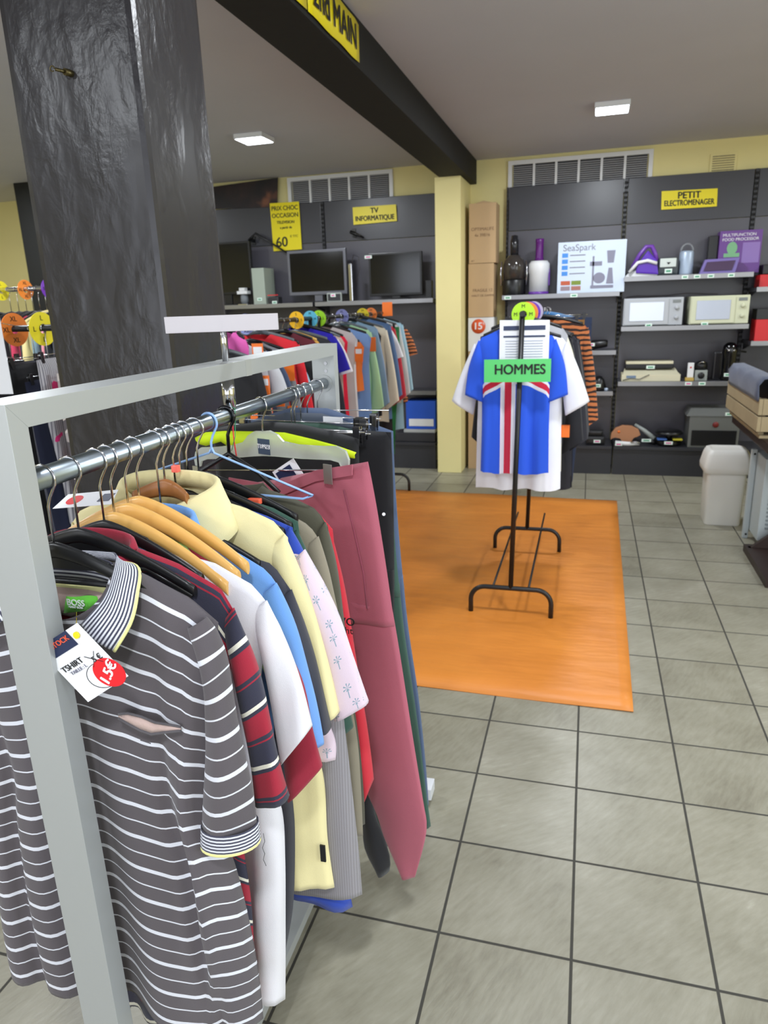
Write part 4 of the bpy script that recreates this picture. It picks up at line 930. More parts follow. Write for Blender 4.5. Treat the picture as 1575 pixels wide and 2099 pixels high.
# --- 1 striped grey polo
pl = FP(-.70); t = thing('polo_shirt', 'grey polo shirt with thin white stripes and a finely striped collar, foremost on the rack', 'polo shirt', pl.P(0, 0, .9), G)
top = [(.085, 1.262), (.13, 1.248), (.19, 1.222), (.225, 1.192)]
side = [pl.loc(442, 1262), pl.loc(438, 1400), pl.loc(440, 1560), pl.loc(448, 1680), pl.loc(484, 1780), pl.loc(512, 1900), pl.loc(530, 2020), pl.loc(537, 2105)]
side[0] = (.225, 1.192); side[1] = (.215, side[1][1])
body(pl, top, side, t, M_polo, th=.017, un=.082, nd=.075, fold=.013, seed=4, nx=60, nt=90, noff=.03, hemw=.012, kf=1.5, pleats=((.62, .12, .07, .022), (.93, -.22, .05, -.018), (-.45, .1, .09, .03), (-.12, -.05, .07, -.014), (-.8, .1, .06, .02)))
O = pl.L([(436, 1255), (462, 1310), (488, 1430), (513, 1540), (529, 1630), (538, 1700)]); I = pl.L([(400, 1275), (436, 1370), (437, 1480), (433, 1600), (430, 1655), (429, 1700)])
for mir in (0, 1):
    s = loft(pl, O, I, t, M_polo, th=.022, mirror=mir, woff=-.016, n=44, ring=26, wob=.004, uoff=.03, seed=2)
    o2, i2 = end_band(O, I, .9); d2 = [(p[0], p[1]-.006) for p in o2]; e2 = [(p[0], p[1]-.006) for p in i2]
    loft(pl, d2, e2, s, M_rib, th=.0265, mirror=mir, woff=-.016, n=8, ring=26, name='cuff', th_end=.027, wob=0)
    z1_ = [(d2[-1][0], d2[-1][1]+.001), (d2[-1][0], d2[-1][1]-.003)]; z2_ = [(e2[-1][0], e2[-1][1]+.001), (e2[-1][0], e2[-1][1]-.003)]
    loft(pl, z1_, z2_, s, M_lemon, th=.0275, mirror=mir, woff=-.016, n=3, ring=26, name='cuff_edge', th_end=.0275, wob=0)
# collar: traced fold line and outer edge
def px3(x, y, yy): return at(x, y, 'y', yy)
Fl = [px3(170, 1128, -.672), px3(215, 1130, -.68), px3(238, 1136, -.692), px3(233, 1175, -.712), px3(214, 1225, -.73), px3(168, 1278, -.742)]
Ol = [px3(190, 1142, -.668), px3(240, 1150, -.672), px3(285, 1163, -.69), px3(283, 1218, -.722), px3(270, 1275, -.738), px3(236, 1334, -.748)]
cx = rail_c(-.70)
def mir3(p): return Vector((2*cx-p.x, p.y, p.z))
col_root = None
for mr in (0, 1):
    f_, o_ = [p.copy() for p in Fl], [p.copy() for p in Ol]
    if mr: f_, o_ = [mir3(p) for p in f_], [mir3(p) for p in o_]
    def rs(A, n):
        X, _ = resample([(p.x, p.y) for p in A], n); 
        out = []
        L_ = [0]
        for a, b in zip(A, A[1:]): L_.append(L_[-1]+(b-a).length)
        for i in range(n+1):
            s_ = L_[-1]*i/n; k = 0
            while k < len(L_)-2 and L_[k+1] < s_: k += 1
            f = (s_-L_[k])/(L_[k+1]-L_[k]); p = [A[max(0, k-1)], A[k], A[k+1], A[min(len(A)-1, k+2)]]
            out.append(.5*((2*p[1])+(-p[0]+p[2])*f+(2*p[0]-5*p[1]+4*p[2]-p[3])*f*f+(-p[0]+3*p[1]-3*p[2]+p[3])*f**3))
        return out
    n = 30; A, B_ = rs(f_, n), rs(o_, n); P, U = [], []
    for i in range(n+1):
        row, ur = [], []
        for j in range(13):
            v = j/12; p = A[i].lerp(B_[i], v); p.y -= .007*sin(v*PI)+.001; row.append(p); ur.append((i*.005, v*.058))
        P.append(row); U.append(ur)
    g = MB(); g.grid(P, U); lf = g.build('collar_leaf', M_ribl, t, solid=.0022)
    g = MB(); g.tube([p+Vector((0, -.0018, 0)) for p in B_], .0022, 6); g.build('collar_edge', M_lemon, lf)
# collar stand and yellow tape at the back of the neck
hw = .082; bk = []
for i in range(25):
    s = -1+2*i/24; bk.append((cx+hw*s, -.684-.018*abs(s)**2.5))
zk = 1.263
g = MB(); g.grid([[(x, y, zk+.0) for x, y in bk], [(x, y-.001, zk-.018) for x, y in bk], [(x, y-.002, zk-.036) for x, y in bk]], [[(x, v) for x, y in bk] for v in (0, .018, .036)]); cs = g.build('collar_stand', M_ribl, t, solid=.0015)
g = MB(); g.grid([[(x, y-.0035, zk-.036) for x, y in bk], [(x, y-.0045, zk-.047) for x, y in bk]]); g.build('neck_tape', F('pale_yellow_tape', (226, 222, 160)), t, solid=.001)
g = MB(); g.grid([[(x, y-.004, zk-.047-.045*k*(1-.3*abs((x-cx)/hw))) for x, y in bk] for k in (0, .33, .66, 1)]); g.build('neck_lining', M_pinkin, t, solid=.001)
# green neck label
A = [at(133, 1225, 'y', -.690), at(180, 1219, 'y', -.692), at(205, 1222, 'y', -.692)]
lab = MB(); lab.grid([[at(136+8.6*i, 1222+1.6*sin(i*.9), 'y', -.692-.0015*sin(i*1.3)) for i in range(9)], [at(131+8.4*i, 1257-.9*i, 'y', -.696-.0015*sin(i*1.3+1)) for i in range(9)]])
lb = lab.build('neck_label', F('bright_green_label', (98, 190, 60)), t, solid=.0008)
text('lettering', 'BOSS', .0125, at(155, 1236, 'y', -.6985), (1, 0, 0), (0, 0, 1), M_paper, lb, bold=.0001)
text('lettering', 'HUGO BOSS', .0042, at(155, 1245, 'y', -.6985), (1, 0, 0), (0, 0, 1), M_paper, lb)
# chest pocket slit showing the lining
ply = -.727
up = [(243, 1466), (262, 1464), (290, 1471), (318, 1483), (345, 1487), (371, 1492)]; lo = [(243, 1470), (265, 1483), (287, 1495), (310, 1503), (340, 1499), (371, 1496)]
g = MB(); g.grid([[at(*p, 'y', ply-.004) for p in up], [at((p[0]+q[0])/2, (p[1]+q[1])/2, 'y', ply-.0065) for p, q in zip(up, lo)], [at(*p, 'y', ply-.006) for p in lo]])
g.build('pocket_lining', M_pinkin, t, solid=.001)
g = MB(); g.tube([at(x, y-2, 'y', ply-.005) for x, y in up], .0016, 6); g.tube([at(x, y+2, 'y', ply-.007) for x, y in lo], .0018, 6); g.tube([at(288, 1517, 'y', ply-.003), at(309, 1524, 'y', ply-.003)], .0008, 5)
g.build('pocket_welt', fabric('dark_grey_cotton', (84, 80, 84)), t)
hanger(FP(-.705), 1.283, 'plastic', 'black plastic hanger inside the collar of the grey striped polo', GH, zr=ZR, m=M_blk, half=.175)
# price tag on the polo
tagp = [(158, 1277), (269, 1381), (187, 1436), (76, 1330)]
def tagpt(u, v, yy=-.768):  # u along 158,1277->269,1381 ; v towards 76,1330
    a = Vector(tagp[0]); e1 = Vector(tagp[1])-a; e2 = Vector(tagp[3])-a; p = a+e1*u+e2*v
    q = at(p.x, p.y, 'y', yy); return Vector((q.x, yy-.006*u, q.z))
R0 = tagpt(0, 0); RU = (tagpt(1, 0)-R0); RV = (tagpt(0, 1)-R0); TN = RU.cross(RV).normalized()
if TN.y > 0: TN = -TN
pt_ = thing('price_tag', 'white price tag with a red 1.5 euro sticker hanging on the grey striped polo', 'price tag', (R0+RU+RV*.5))
g = MB(); g.prism([tagpt(0, 0), tagpt(1, 0), tagpt(1, 1), tagpt(0, 1)], -TN*.0006); g.build('card', M_paper, pt_)
def tp(u, v, k=.0004): return R0+RU*u+RV*v+TN*k
g = MB(); g.prism([tp(0.0, .28), tp(.26, .28), tp(.26, 1), tp(0, 1)], TN*.0003); g.build('navy_print_block', M_dblue, pt_)
ru, rv = RU.normalized(), RV.normalized()
text('lettering', 'DESTOCK', .0105, tp(.1, .62, .0012), -rv, -ru, mat('orange_ink', (225, 90, 60), .5), pt_, bold=.0001)
text('lettering', 'TSHIRT', .0118, tp(.47, .68, .001), -rv, -ru, mat('black_ink', (20, 20, 22), .6), pt_)
text('lettering', 'TAILLE : L', .007, tp(.57, .64, .001), -rv, -ru, mat('grey_ink', (120, 120, 135), .5), pt_)
text('lettering', '5 \u20ac', .0115, tp(.56, .19, .001), -rv, -ru, M_ink, pt_)
g = MB(); q = tp(.55, .26, .001); g.tube([q-ru*.009-rv*.009, q+ru*.009+rv*.009], .0004, 5); g.tube([q-ru*.009+rv*.009, q+ru*.009-rv*.009], .0004, 5); g.build('pen_cross', M_ink, pt_)
cc = tp(.82, .22); rr_ = .0215
g = MB(); g.prism([cc+(ru*cos(a)+rv*sin(a))*rr_ for a in [2*PI*k/40 for k in range(40)]], TN*.0006); st = g.build('red_sticker', mat('sticker_red', (222, 24, 36), .35), pt_)
dg = (ru*.5-rv*.85).normalized(); dg = (Vector((cos(math.radians(62)), 0, sin(math.radians(62))))).normalized()
pr_ = TN.cross(dg); pr_ = pr_ if pr_.z > 0 else -pr_
rgt = dg; upv = (TN.cross(dg)).normalized()
text('lettering', '1.5\u20ac', .0195, cc+TN*.0014, rgt, Vector((-rgt.z, 0, rgt.x)), M_paper, pt_, bold=.0006)
g = MB(); g.tube([cc-ru*.0015+rv*.012+(ru*cos(a)*.018+rv*sin(a)*.023) for a in [2*PI*k/36 for k in range(37)]], .0004, 5); g.build('printed_oval', M_ink, pt_)
g = MB(); g.tube([tp(.14, .16, .001), tp(.14, .16, .003)], .0045, 14); g.tube([tp(.14, .16, .002), at(157, 1255, 'y', -.71)], .0005, 6); g.build('yellow_pin', mat('yellow_pin', (235, 210, 20), .4), pt_)

# --- 2 maroon and navy polo
t, pl, tp_ = shirt('polo_shirt', -.642, 'maroon and navy striped rugby polo with a maroon collar behind the grey one', M_rugby, [(.08, 1.262), (.14, 1.243), (.2, 1.212), (487, 1265)],
      [(487, 1265), (470, 1420), (478, 1600), (500, 1730), (517, 1850), (524, 2000), (523, 2070), (500, 2110)], [(480, 1245), (524, 1362), (552, 1480), (575, 1580), (590, 1638)], [(455, 1280), (492, 1430), (512, 1540), (528, 1645)], 11, nt=60, nx=44, fold=.009)
collar(pl, 1.268, t, M_maroon, w=.07, drop=.05)
hanger(FP(-.655), 1.287, 'plastic', 'black plastic hanger holding the maroon and navy polo', GH, zr=ZR, m=M_blk, half=.17)
# maroon tail below the hem
# --- 3 white tee
shirt('t_shirt', -.585, 'white cotton t-shirt with a loose thread, behind the maroon and navy polo', M_wtee, [(345, 1130), (440, 1155), (520, 1200), (555, 1245)],
      [(555, 1245), (535, 1400), (540, 1560), (578, 1650), (586, 1760), (586, 1900), (584, 2046)], [(548, 1230), (590, 1330), (620, 1410), (637, 1492)], [(515, 1250), (545, 1370), (563, 1480), (580, 1562)], 12, nt=50, fold=.01, un=.09, nd=.05, pleats=((.75, .05, .08, .014), (.9, -.1, .05, -.01)))
b = MB(); b.tube([at(x, y, 'y', -.615) for x, y in ((540, 1708), (543, 1725), (538, 1738), (543, 1750), (540, 1762), (546, 1775))], .0004, 5); b.build('loose_thread', M_ink, [o for o in bpy.data.objects if o.get('label', '').startswith('white cotton t-shirt')][0])
hanger(FP(-.60), 1.281, 'plastic', 'wide black plastic hanger of the white t-shirt with a pointed shoulder', GH, zr=ZR, m=M_blk, half=.15)
# --- 4 green, 5 maroon, 6 blue on wooden hangers
t, pl, _ = shirt('polo_shirt', -.548, 'light green polo shirt squeezed behind the white t-shirt', M_green, [(.075, 1.225), (.13, 1.195), (.17, 1.16), (.19, 1.12)], [(.19, 1.12), (.18, 1.0), (.17, .75), (.17, .66)],
      [(545, 1290), (582, 1360), (606, 1430), (619, 1505)], [(510, 1290), (555, 1400), (570, 1480), (584, 1545)], 13)
collar(pl, 1.235, t, M_green, w=.085, drop=.02, tip=.02)
t, pl, _ = shirt('polo_shirt', -.515, 'plain maroon polo shirt whose sleeve shows below the light green one', M_maroon, [(.075, 1.225), (.13, 1.195), (.17, 1.15), (.19, 1.1)], [(.19, 1.1), (.18, 1.0), (.17, .75), (.17, .64)],
      [(570, 1300), (618, 1400), (643, 1500), (660, 1572)], [(530, 1310), (556, 1420), (575, 1520), (592, 1640)], 14, sth=.02)
collar(pl, 1.235, t, M_maroon, w=.08, drop=.02, tip=.02)
t, pl, _ = shirt('polo_shirt', -.488, 'sky blue polo shirt with a ribbed collar behind the wooden hangers', M_blue, [(390, 1088), (440, 1108), (500, 1140), (548, 1170), (572, 1205)], [(572, 1205), (560, 1400), (560, 1600), (562, 1800), (548, 2030)],
      [(566, 1195), (610, 1300), (640, 1410), (664, 1525)], [(535, 1220), (578, 1330), (612, 1440), (634, 1528)], 15)
collar(pl, 1.262, t, M_blue, w=.075, drop=.045)
for i, (y, dz, lb) in enumerate(((-.575, .012, 'varnished wooden hanger nearest the camera, over the green polo'), (-.54, .018, 'second varnished wooden hanger behind the first'), (-.51, .022, 'third varnished wooden hanger reaching into the sky blue polo'))):
    hanger(FP(y), 1.276+dz*.7, 'wood', lb, GH, zr=ZR, m=M_wood, half=.185, drop=.088)
# --- 7 charcoal tee
shirt('t_shirt', -.452, 'charcoal t-shirt between the sky blue and the pale yellow polos', M_char, [(.08, 1.19), (.15, 1.185), (.19, 1.175), (600, 1215)], [(600, 1215), (590, 1400), (600, 1600), (608, 1700), (605, 1850), (584, 1965)],
      [(598, 1208), (628, 1290), (657, 1400), (677, 1495)], [(570, 1230), (600, 1340), (635, 1440), (655, 1500)], 16)
hanger(FP(-.455), 1.25, 'plastic', 'black hanger of the charcoal t-shirt tucked under the yellow collar', GH, zr=ZR, m=M_blk, half=.17)
# --- 8 pale yellow polo
t, pl, _ = shirt('polo_shirt', -.425, 'pale yellow polo shirt with a wide turned collar and a small black side tab', M_lem, [(355, 1003), (420, 1018), (500, 1040), (560, 1068), (590, 1102)], [(590, 1102), (600, 1300), (640, 1500), (662, 1600), (668, 1720), (682, 1822)],
      [(585, 1095), (628, 1210), (662, 1320), (694, 1462)], [(545, 1130), (598, 1260), (640, 1370), (668, 1474)], 17, nt=60, fold=.008, un=.085, pleats=((.8, .05, .07, .008),))
collar(pl, 1.302, t, M_lem, w=.088, drop=.05, tip=.03, d=.032)
q = at(664, 1748, 'y', -.43); MB().box(q.x-.006, q.x+.004, q.y-.003, q.y, q.z-.018, q.z+.018).build('side_tab', M_blk, t)
hanger(FP(-.435), 1.30, 'wood', 'brown wooden hanger inside the pale yellow collar', GH, zr=ZR, m=mat('brown_wood', (150, 96, 50), .4), half=.05, drop=.016)
# --- 10 palm shirt
shirt('short_sleeve_shirt', -.395, 'pale pink short sleeved shirt printed with small palm trees', M_palm, [(.08, 1.23), (.15, 1.2), (.19, 1.175), (632, 1140)], [(632, 1140), (640, 1300), (668, 1450), (690, 1520), (690, 1560)],
      [(626, 1125), (688, 1250), (725, 1345), (755, 1440)], [(600, 1150), (640, 1280), (665, 1380), (686, 1472)], 18, sth=.02)
# --- 9 royal blue, 11 dark green, 12 grey rib, 13 khaki, 14 olive, 15 red
t, pl, _ = shirt('t_shirt', -.372, 'royal blue t-shirt behind the palm tree shirt', M_dblu, [(.08, 1.25), (.15, 1.23), (.2, 1.21), (600, 1085)], [(600, 1085), (640, 1400), (690, 1700), (722, 1850)],
      [(596, 1080), (628, 1150), (662, 1260), (685, 1350)], [(570, 1110), (600, 1200), (630, 1300), (655, 1370)], 19, hemw=.012, fold=.012)
shirt('t_shirt', -.352, 'dark green t-shirt behind the royal blue one', M_dgrn, [(.08, 1.255), (.15, 1.24), (.2, 1.215), (612, 1085)], [(612, 1085), (650, 1400), (690, 1600), (700, 1650)],
      [(610, 1085), (652, 1190), (692, 1330), (723, 1492)], [(585, 1110), (620, 1250), (665, 1400), (700, 1495)], 20)
t, pl, _ = shirt('jumper', -.383, 'grey ribbed knit jumper hanging low behind the pale yellow polo', M_grib, [(.08, 1.1), (.12, 1.1), (.16, 1.08), (.19, 1.02)], [(.19, 1.02), (690, 1400), (708, 1500), (722, 1620), (736, 1750), (743, 1838)], [], [], 21, sleeve=False, nt=50, hemw=.006, fold=.006)
shirt('jumper', -.318, 'khaki knitted jumper with a ribbed neckband on a black hanger', M_khaki, [(530, 1028), (560, 1045), (600, 1058), (635, 1078), (655, 1108)], [(655, 1108), (690, 1300), (728, 1500), (738, 1620), (742, 1720)],
      [(652, 1100), (678, 1190), (700, 1300), (716, 1400)], [(625, 1120), (650, 1230), (672, 1330), (690, 1420)], 22, un=.1)
for i, (y, hf, lb) in enumerate(((-.405, .19, 'black plastic hanger of the palm tree shirt'), (-.385, .185, 'black plastic hanger just behind the yellow polo collar'), (-.362, .19, 'black plastic hanger of the dark green t-shirt'), (-.325, .185, 'black plastic hanger with an orange size clip holding the khaki jumper'))):
    h = hanger(FP(y), 1.278+.004*i, 'plastic', lb, GH, zr=ZR, m=M_blk, half=hf)
q = at(521, 1028, 'y', -.338); MB().box(q.x-.012, q.x+.012, -.343, -.33, q.z-.005, q.z+.005, .002).build('size_clip', mat('orange_red_plastic', (235, 100, 70), .4), h)
q2 = FP(-.405).P(.004, 0, 1.31); tag(MB().box(q2.x-.006, q2.x+.006, q2.y-.005, q2.y+.005, q2.z-.0, q2.z+.012, .002).build('size_bead', mat('coral_plastic', (235, 105, 90), .35)), 'coral red size bead on a hanger hook in the middle of the rail', 'size marker')
shirt('jumper', -.272, 'dark olive jumper on the pale blue wire hanger', M_olive, [(470, 985), (540, 1000), (600, 1020), (650, 1045), (672, 1080)], [(672, 1080), (700, 1300), (730, 1500), (742, 1640), (744, 1700)],
      [(668, 1070), (692, 1180), (708, 1300), (722, 1420)], [(645, 1100), (668, 1220), (685, 1330), (700, 1430)], 23, un=.1, nd=.035)
hanger(FP(-.272, -8), 1.315, 'wire', 'pale blue wire hanger on the middle of the rail', GH, zr=ZR, m=mat('pale_blue_coating', (150, 186, 235), .4), hookm=mat('pale_blue_coating', (150, 186, 235), .4), hook_r=.0022, half=.21, drop=.065)
t, pl, _ = shirt('long_sleeve_top', -.238, 'red top with small black lettering on the side, before the rose trousers', M_redt, [(.08, 1.19), (.15, 1.195), (.19, 1.2), (682, 1085)], [(682, 1085), (700, 1250), (726, 1450), (740, 1600), (742, 1656)],
      [(675, 1075), (704, 1200), (726, 1330), (750, 1480), (765, 1600)], [(655, 1090), (680, 1300), (700, 1450), (742, 1655)], 24)
text('lettering', 'TWO', .022, at(700, 1274, 'y', -.262), (1, 0, 0), (0, 0, 1), M_ink, t, bold=.0004); text('lettering', 'Night', .02, at(701, 1292, 'y', -.262), (1, 0, 0), (0, 0, 1), M_ink, t)
hanger(FP(-.205), 1.30, 'tube', 'thick black plastic hanger hook next to the chrome support tube', GH, zr=ZR, m=M_blk, hookm=mat('gloss_black_plastic', (14, 14, 16), .12), hook_r=.0036)
b = [o for o in bpy.data.objects if o.get('label', '').startswith('thick black plastic hanger')][0]
MB().tube([FP(-.205).P(u, 0, z) for u, z in ((-.14, 1.215), (-.08, 1.255), (0, 1.30), (.06, 1.262), (.10, 1.225))], .005, 8).build('frame', M_blk, b)

# --- trousers
def trousers(y, a, label, m, outer_px, inner_px, zc, seed, band=None, th=.016, cat='trousers', name='trousers', legs=True, tops=None, tilt=0):
    pl = FP(y, a); O = [p if abs(p[0]) < 1 else pl.loc(*p) for p in outer_px]; I = [p if abs(p[0]) < 1 and p[1] < 3 else pl.loc(*p) for p in inner_px]
    t = thing(name, label, cat, pl.P(0, 0, .7), G)
    top = tops or [(.05, zc), (O[0][0]*.7, zc+(O[0][1]-zc)*.6), (O[0][0], O[0][1])]; zcr = I[0][1]-.04
    side = [p for p in O if p[1] > zcr]; 
    if len(side) < 2 or side[-1][1] > zcr+.005: side = side+[(interp(sorted([(p[1], p[0]) for p in O]), zcr), zcr)]
    body(pl, top, side, t, m, th=th, un=.01, nd=0, bd=0, fold=.004, seed=seed, nt=20, name='hips', noff=.0, tilt=tilt)
    sO = [p for p in O if p[1] < I[0][1]+.02]
    O2 = [(interp(sorted([(p[1], p[0]) for p in O]), I[0][1]), I[0][1])]+[p for p in O if p[1] < I[0][1]]
    for mir in ((False, True) if legs else ()):
        loft(pl, O2, I, t, m, th=th*1.2, mirror=mir, seed=seed, name='leg', th_end=th*.8, woff=.0, n=36)
    return t, pl, O
MRS = [(738, 950), (752, 1000), (772, 1080), (795, 1200), (815, 1320), (845, 1500), (866, 1640), (873, 1705), (852, 1796)]
t, pl, O = trousers(-.045, -21, 'dusty rose trousers clipped on the clear plastic hanger', M_rose, MRS, [(.015, .98), (.04, .8), (752, 1620), (790, 1720), (824, 1797)], 1.205, 31, tops=[(.05, 1.206), (.165, 1.207), (.266, 1.207)], tilt=.25)
# waistband seam and pocket seam
MB().prism([pl.P(u, -.0215, z) for u, z in ((-.1, 1.184), (.06, 1.184), (.165, 1.229), (O[0][0]-.004, O[0][1]-.02), (O[0][0]-.002, O[0][1]+.002), (.165, 1.252), (.06, 1.206), (-.1, 1.206))], pl.n*.003).build('waistband', M_rose, t)
q = at(640, 990, 'y', -.09); MB().box(q.x-.03, q.x+.015, q.y-.004, q.y, q.z-.004, q.z+.003).build('waist_tab', M_blk, t)
MB().tube([pl.P(pl.loc(x, y)[0], -.02, pl.loc(x, y)[1]) for x, y in ((718, 1000), (738, 1080), (758, 1170), (765, 1240))], .0016, 6).build('pocket_seam', F('rose_seam', (140, 62, 82)), t)
# clear branded hanger
plh = FP(-.045, -21); zc = 1.312
h = thing('clothes_hanger', 'clear plastic trouser hanger with a small dark plaque and silver clips', 'hanger', plh.P(0, 0, zc), GH)
hk = hanger(plh, zc, 'none', None, None, zr=ZR)
for ch in list(hk.children): ch.parent = h
bpy.data.objects.remove(hk)
Mclear = mat('clear_plastic', (232, 238, 232), .22, trans=.55, alpha=.8)
L_ = lambda pts: [plh.loc(*p) for p in pts]
outl = [(0, .0), (.02, .001), (.04, -.008), (.055, -.024), (.09, -.03), (.15, -.034), (.185, -.034), (.205, -.044), (.212, -.062), (.21, -.078), (.195, -.08), (.19, -.066), (.17, -.062), (.1, -.06), (.03, -.055), (0, -.054)]
poly = [(u, zc+.004+z) for u, z in outl]+[(-u, zc+.004+z) for u, z in outl[::-1][1:-1]]
roll = lambda u, z: (u*1.13, z+.11*u)
poly = [roll(u, z) for u, z in poly]
MB().prism([plh.P(u, -.003, z) for u, z in poly], plh.n*.006, .0012).build('body', Mclear, h)
MB().tube([plh.P(-.226, 0, zc-.107), plh.P(.226, 0, zc-.057)], .0018, 8).build('clip_bar', M_chrome, h)
for s in (-1, 1):
    u = s*.205; MB().prism([plh.P(u+a, -.028, zc+z+.024*s) for a, z in ((-.011, -.066), (.011, -.066), (.011, -.106), (-.011, -.106))], plh.n*.0015, .0004).build('clip', mat('satin_silver', (190, 190, 188), .3, metal=.8), h)
pq = MB().prism([plh.P(u, -.0042, zc+z) for u, z in ((-.014, -.046), (.022, -.046), (.022, -.012), (-.014, -.012))], plh.n*.001).build('plaque', mat('blue_grey_plaque', (52, 70, 96), .4), h)
text('lettering', 'ESPRIT', .013, plh.P(.004, -.0046, zc-.029), -plh.t, (0, 0, 1), M_paper, h, bold=.0002)
# tag under that hanger
q = at(590, 965, 'y', -.06); pt2 = thing('price_tag', 'white and navy price tag hanging under the clear plastic hanger', 'price tag', q)
d1 = Vector((.8, .0, .5)).normalized(); d2 = Vector((-.5, 0, .8)); card('card', q+Vector((0, .0, -.005)), d1, d2, .06, .04, M_paper, pt2); card('navy_print_block', q+Vector((-.004, -.0012, -.008)), d1, d2, .04, .028, M_dblue, pt2)
# neon trimmed black shorts
M_neon = mat('neon_yellow_cloth', (212, 240, 20), .7, bump=.2, scale=500)
pl = FP(.055, -13); t = thing('sports_trousers', 'black sports trousers with a neon yellow waist flap behind the clear hanger', 'trousers', pl.P(0, 0, .7), G)
body(pl, [(.05, 1.318), (.15, 1.304), (.205, 1.292)], [(.205, 1.292), (.2, 1.1), (.19, .85), (.18, .75)], t, M_bk, th=.02, un=.01, nd=0, bd=0, fold=.005, seed=41, name='body', noff=0)
tpx = [(418, 893), (440, 882), (480, 879), (540, 880), (600, 882), (660, 896), (705, 908), (745, 922)]; bpx = [(425, 902), (440, 906), (470, 897), (505, 920), (560, 900), (620, 912), (690, 922), (742, 930)]
R1 = [pl.loc(*p) for p in tpx]; R2 = [pl.loc(*p) for p in bpx]
g = MB(); g.grid([[pl.P(u, -.030, z+.0) for u, z in R1], [pl.P((a[0]+b[0])/2, -.034, (a[1]+b[1])/2) for a, b in zip(R1, R2)], [pl.P(u, -.030, z-.004) for u, z in R2]]); g.build('waist_flap', M_neon, t, solid=.002)
b_ = hanger(FP(.12, -13), 1.295, 'clip', 'chrome clip hanger of the black sports trousers', GH, zr=ZR, half=.2)
loft(pl, pl.L([(775, 1300), (770, 1500), (765, 1650), (786, 1716), (799, 1762), (797, 1787)]), pl.L([(690, 1300), (710, 1500), (735, 1620), (744, 1690), (750, 1740), (776, 1790)]), t, M_bk, th=.02, name='leg', th_end=.016)
# black cargo, denim, green
t, pl, O = trousers(.15, -6, 'black trousers with a small silver rivet behind the rose ones', M_bk, [(802, 886), (806, 1000), (807, 1100), (808, 1250), (811, 1350), (812, 1420)], [(.015, .95), (.03, .8), (.06, .6), (.08, .5)], 1.29, 42, th=.014)
MB().tube([at(787, 1054, 'y', .105), at(787, 1054, 'y', .115)], .004, 12).build('rivet', M_chrome, t)
hanger(FP(.14, -8), 1.285, 'clip', 'chrome clip hanger of the black riveted trousers', GH, zr=ZR, half=.2)
t, pl, O = trousers(.20, -6, 'dark grey denim jeans with a paper size label at the waist', F('grey_denim', (70, 78, 92)), [(760, 880), (775, 1000), (790, 1200)], [(.015, 1.0), (.02, .9), (.05, .7)], 1.318, 43, th=.010)
hanger(FP(.18, -8), 1.30, 'clip', 'chrome clip hanger with black tips behind the others', GH, zr=ZR, half=.19)
q = at(684, 858, 'y', .19); card('size_label', (q.x, .185, q.z-.004), (1, 0, -.05), (0, 0, 1), .05, .018, M_paper, t)
t, pl, O = trousers(.24, -5, 'blue denim jeans at the far end of the rail', M_jean, [(806, 884), (811, 1000), (823, 1150), (838, 1290), (858, 1430), (873, 1560), (879, 1650)], [(.015, .9), (.04, .7), (.09, .45), (.14, .12)], 1.325, 44, th=.012)
hanger(FP(.225, -6), 1.305, 'clip', 'chrome clip hanger of the blue jeans', GH, zr=ZR, half=.2)
t, pl, O = trousers(.185, -5, 'bottle green trousers before the blue jeans, longest at the far end', M_bot, [(796, 900), (802, 1000), (814, 1150), (829, 1290), (850, 1440), (868, 1570), (884, 1692)], [(.015, .9), (.04, .7), (.09, .4), (.14, .06)], 1.30, 45, th=.012)
hanger(FP(.30, 3), 1.31, 'clip', 'single clear hanger hook nearest the white end post', GH, zr=ZR, half=.19, clips=False)
q = FP(.2, -6); tag(MB().box(*(lambda c: (c.x-.012, c.x+.012, c.y-.012, c.y+.012, c.z-.03, c.z+.012))(at(737, 866, 'y', .17)), .004).build('trouser_clip', M_blk), 'black trouser clip gripping the waist of the far jeans', 'clip')

# second price tag, in the yellow collar
A = [at(108, 1043, 'y', -.50), at(228, 1034, 'y', -.50), at(243, 1004, 'y', -.465), at(140, 1014, 'y', -.465)]
t = thing('price_tag', 'white price tag with a red sticker lying inside the pale yellow collar under the hooks', 'price tag', (A[0]+A[2])/2)
nn_ = (A[1]-A[0]).cross(A[3]-A[0]).normalized(); nn_ = nn_ if nn_.z > 0 else -nn_
MB().prism(A, nn_*.0006).build('card', M_paper, t)
cc = A[0].lerp(A[1], .27).lerp(A[3].lerp(A[2], .27), .5)+nn_*.0008; e1 = (A[1]-A[0]).normalized(); e2 = (A[3]-A[0]).normalized()
MB().prism([cc+e1*.015*cos(k*PI/14)+e2*.012*sin(k*PI/14) for k in range(28)], nn_*.0005).build('red_sticker', mat('sticker_red', (222, 24, 36), .35), t)
cc = A[0].lerp(A[1], .86).lerp(A[3].lerp(A[2], .86), .5)+nn_*.0008
MB().prism([cc-e1*.012-e2*.01, cc+e1*.01-e2*.01, cc+e1*.01+e2*.01, cc-e1*.012+e2*.01], nn_*.0005).build('navy_print_block', M_dblue, t)

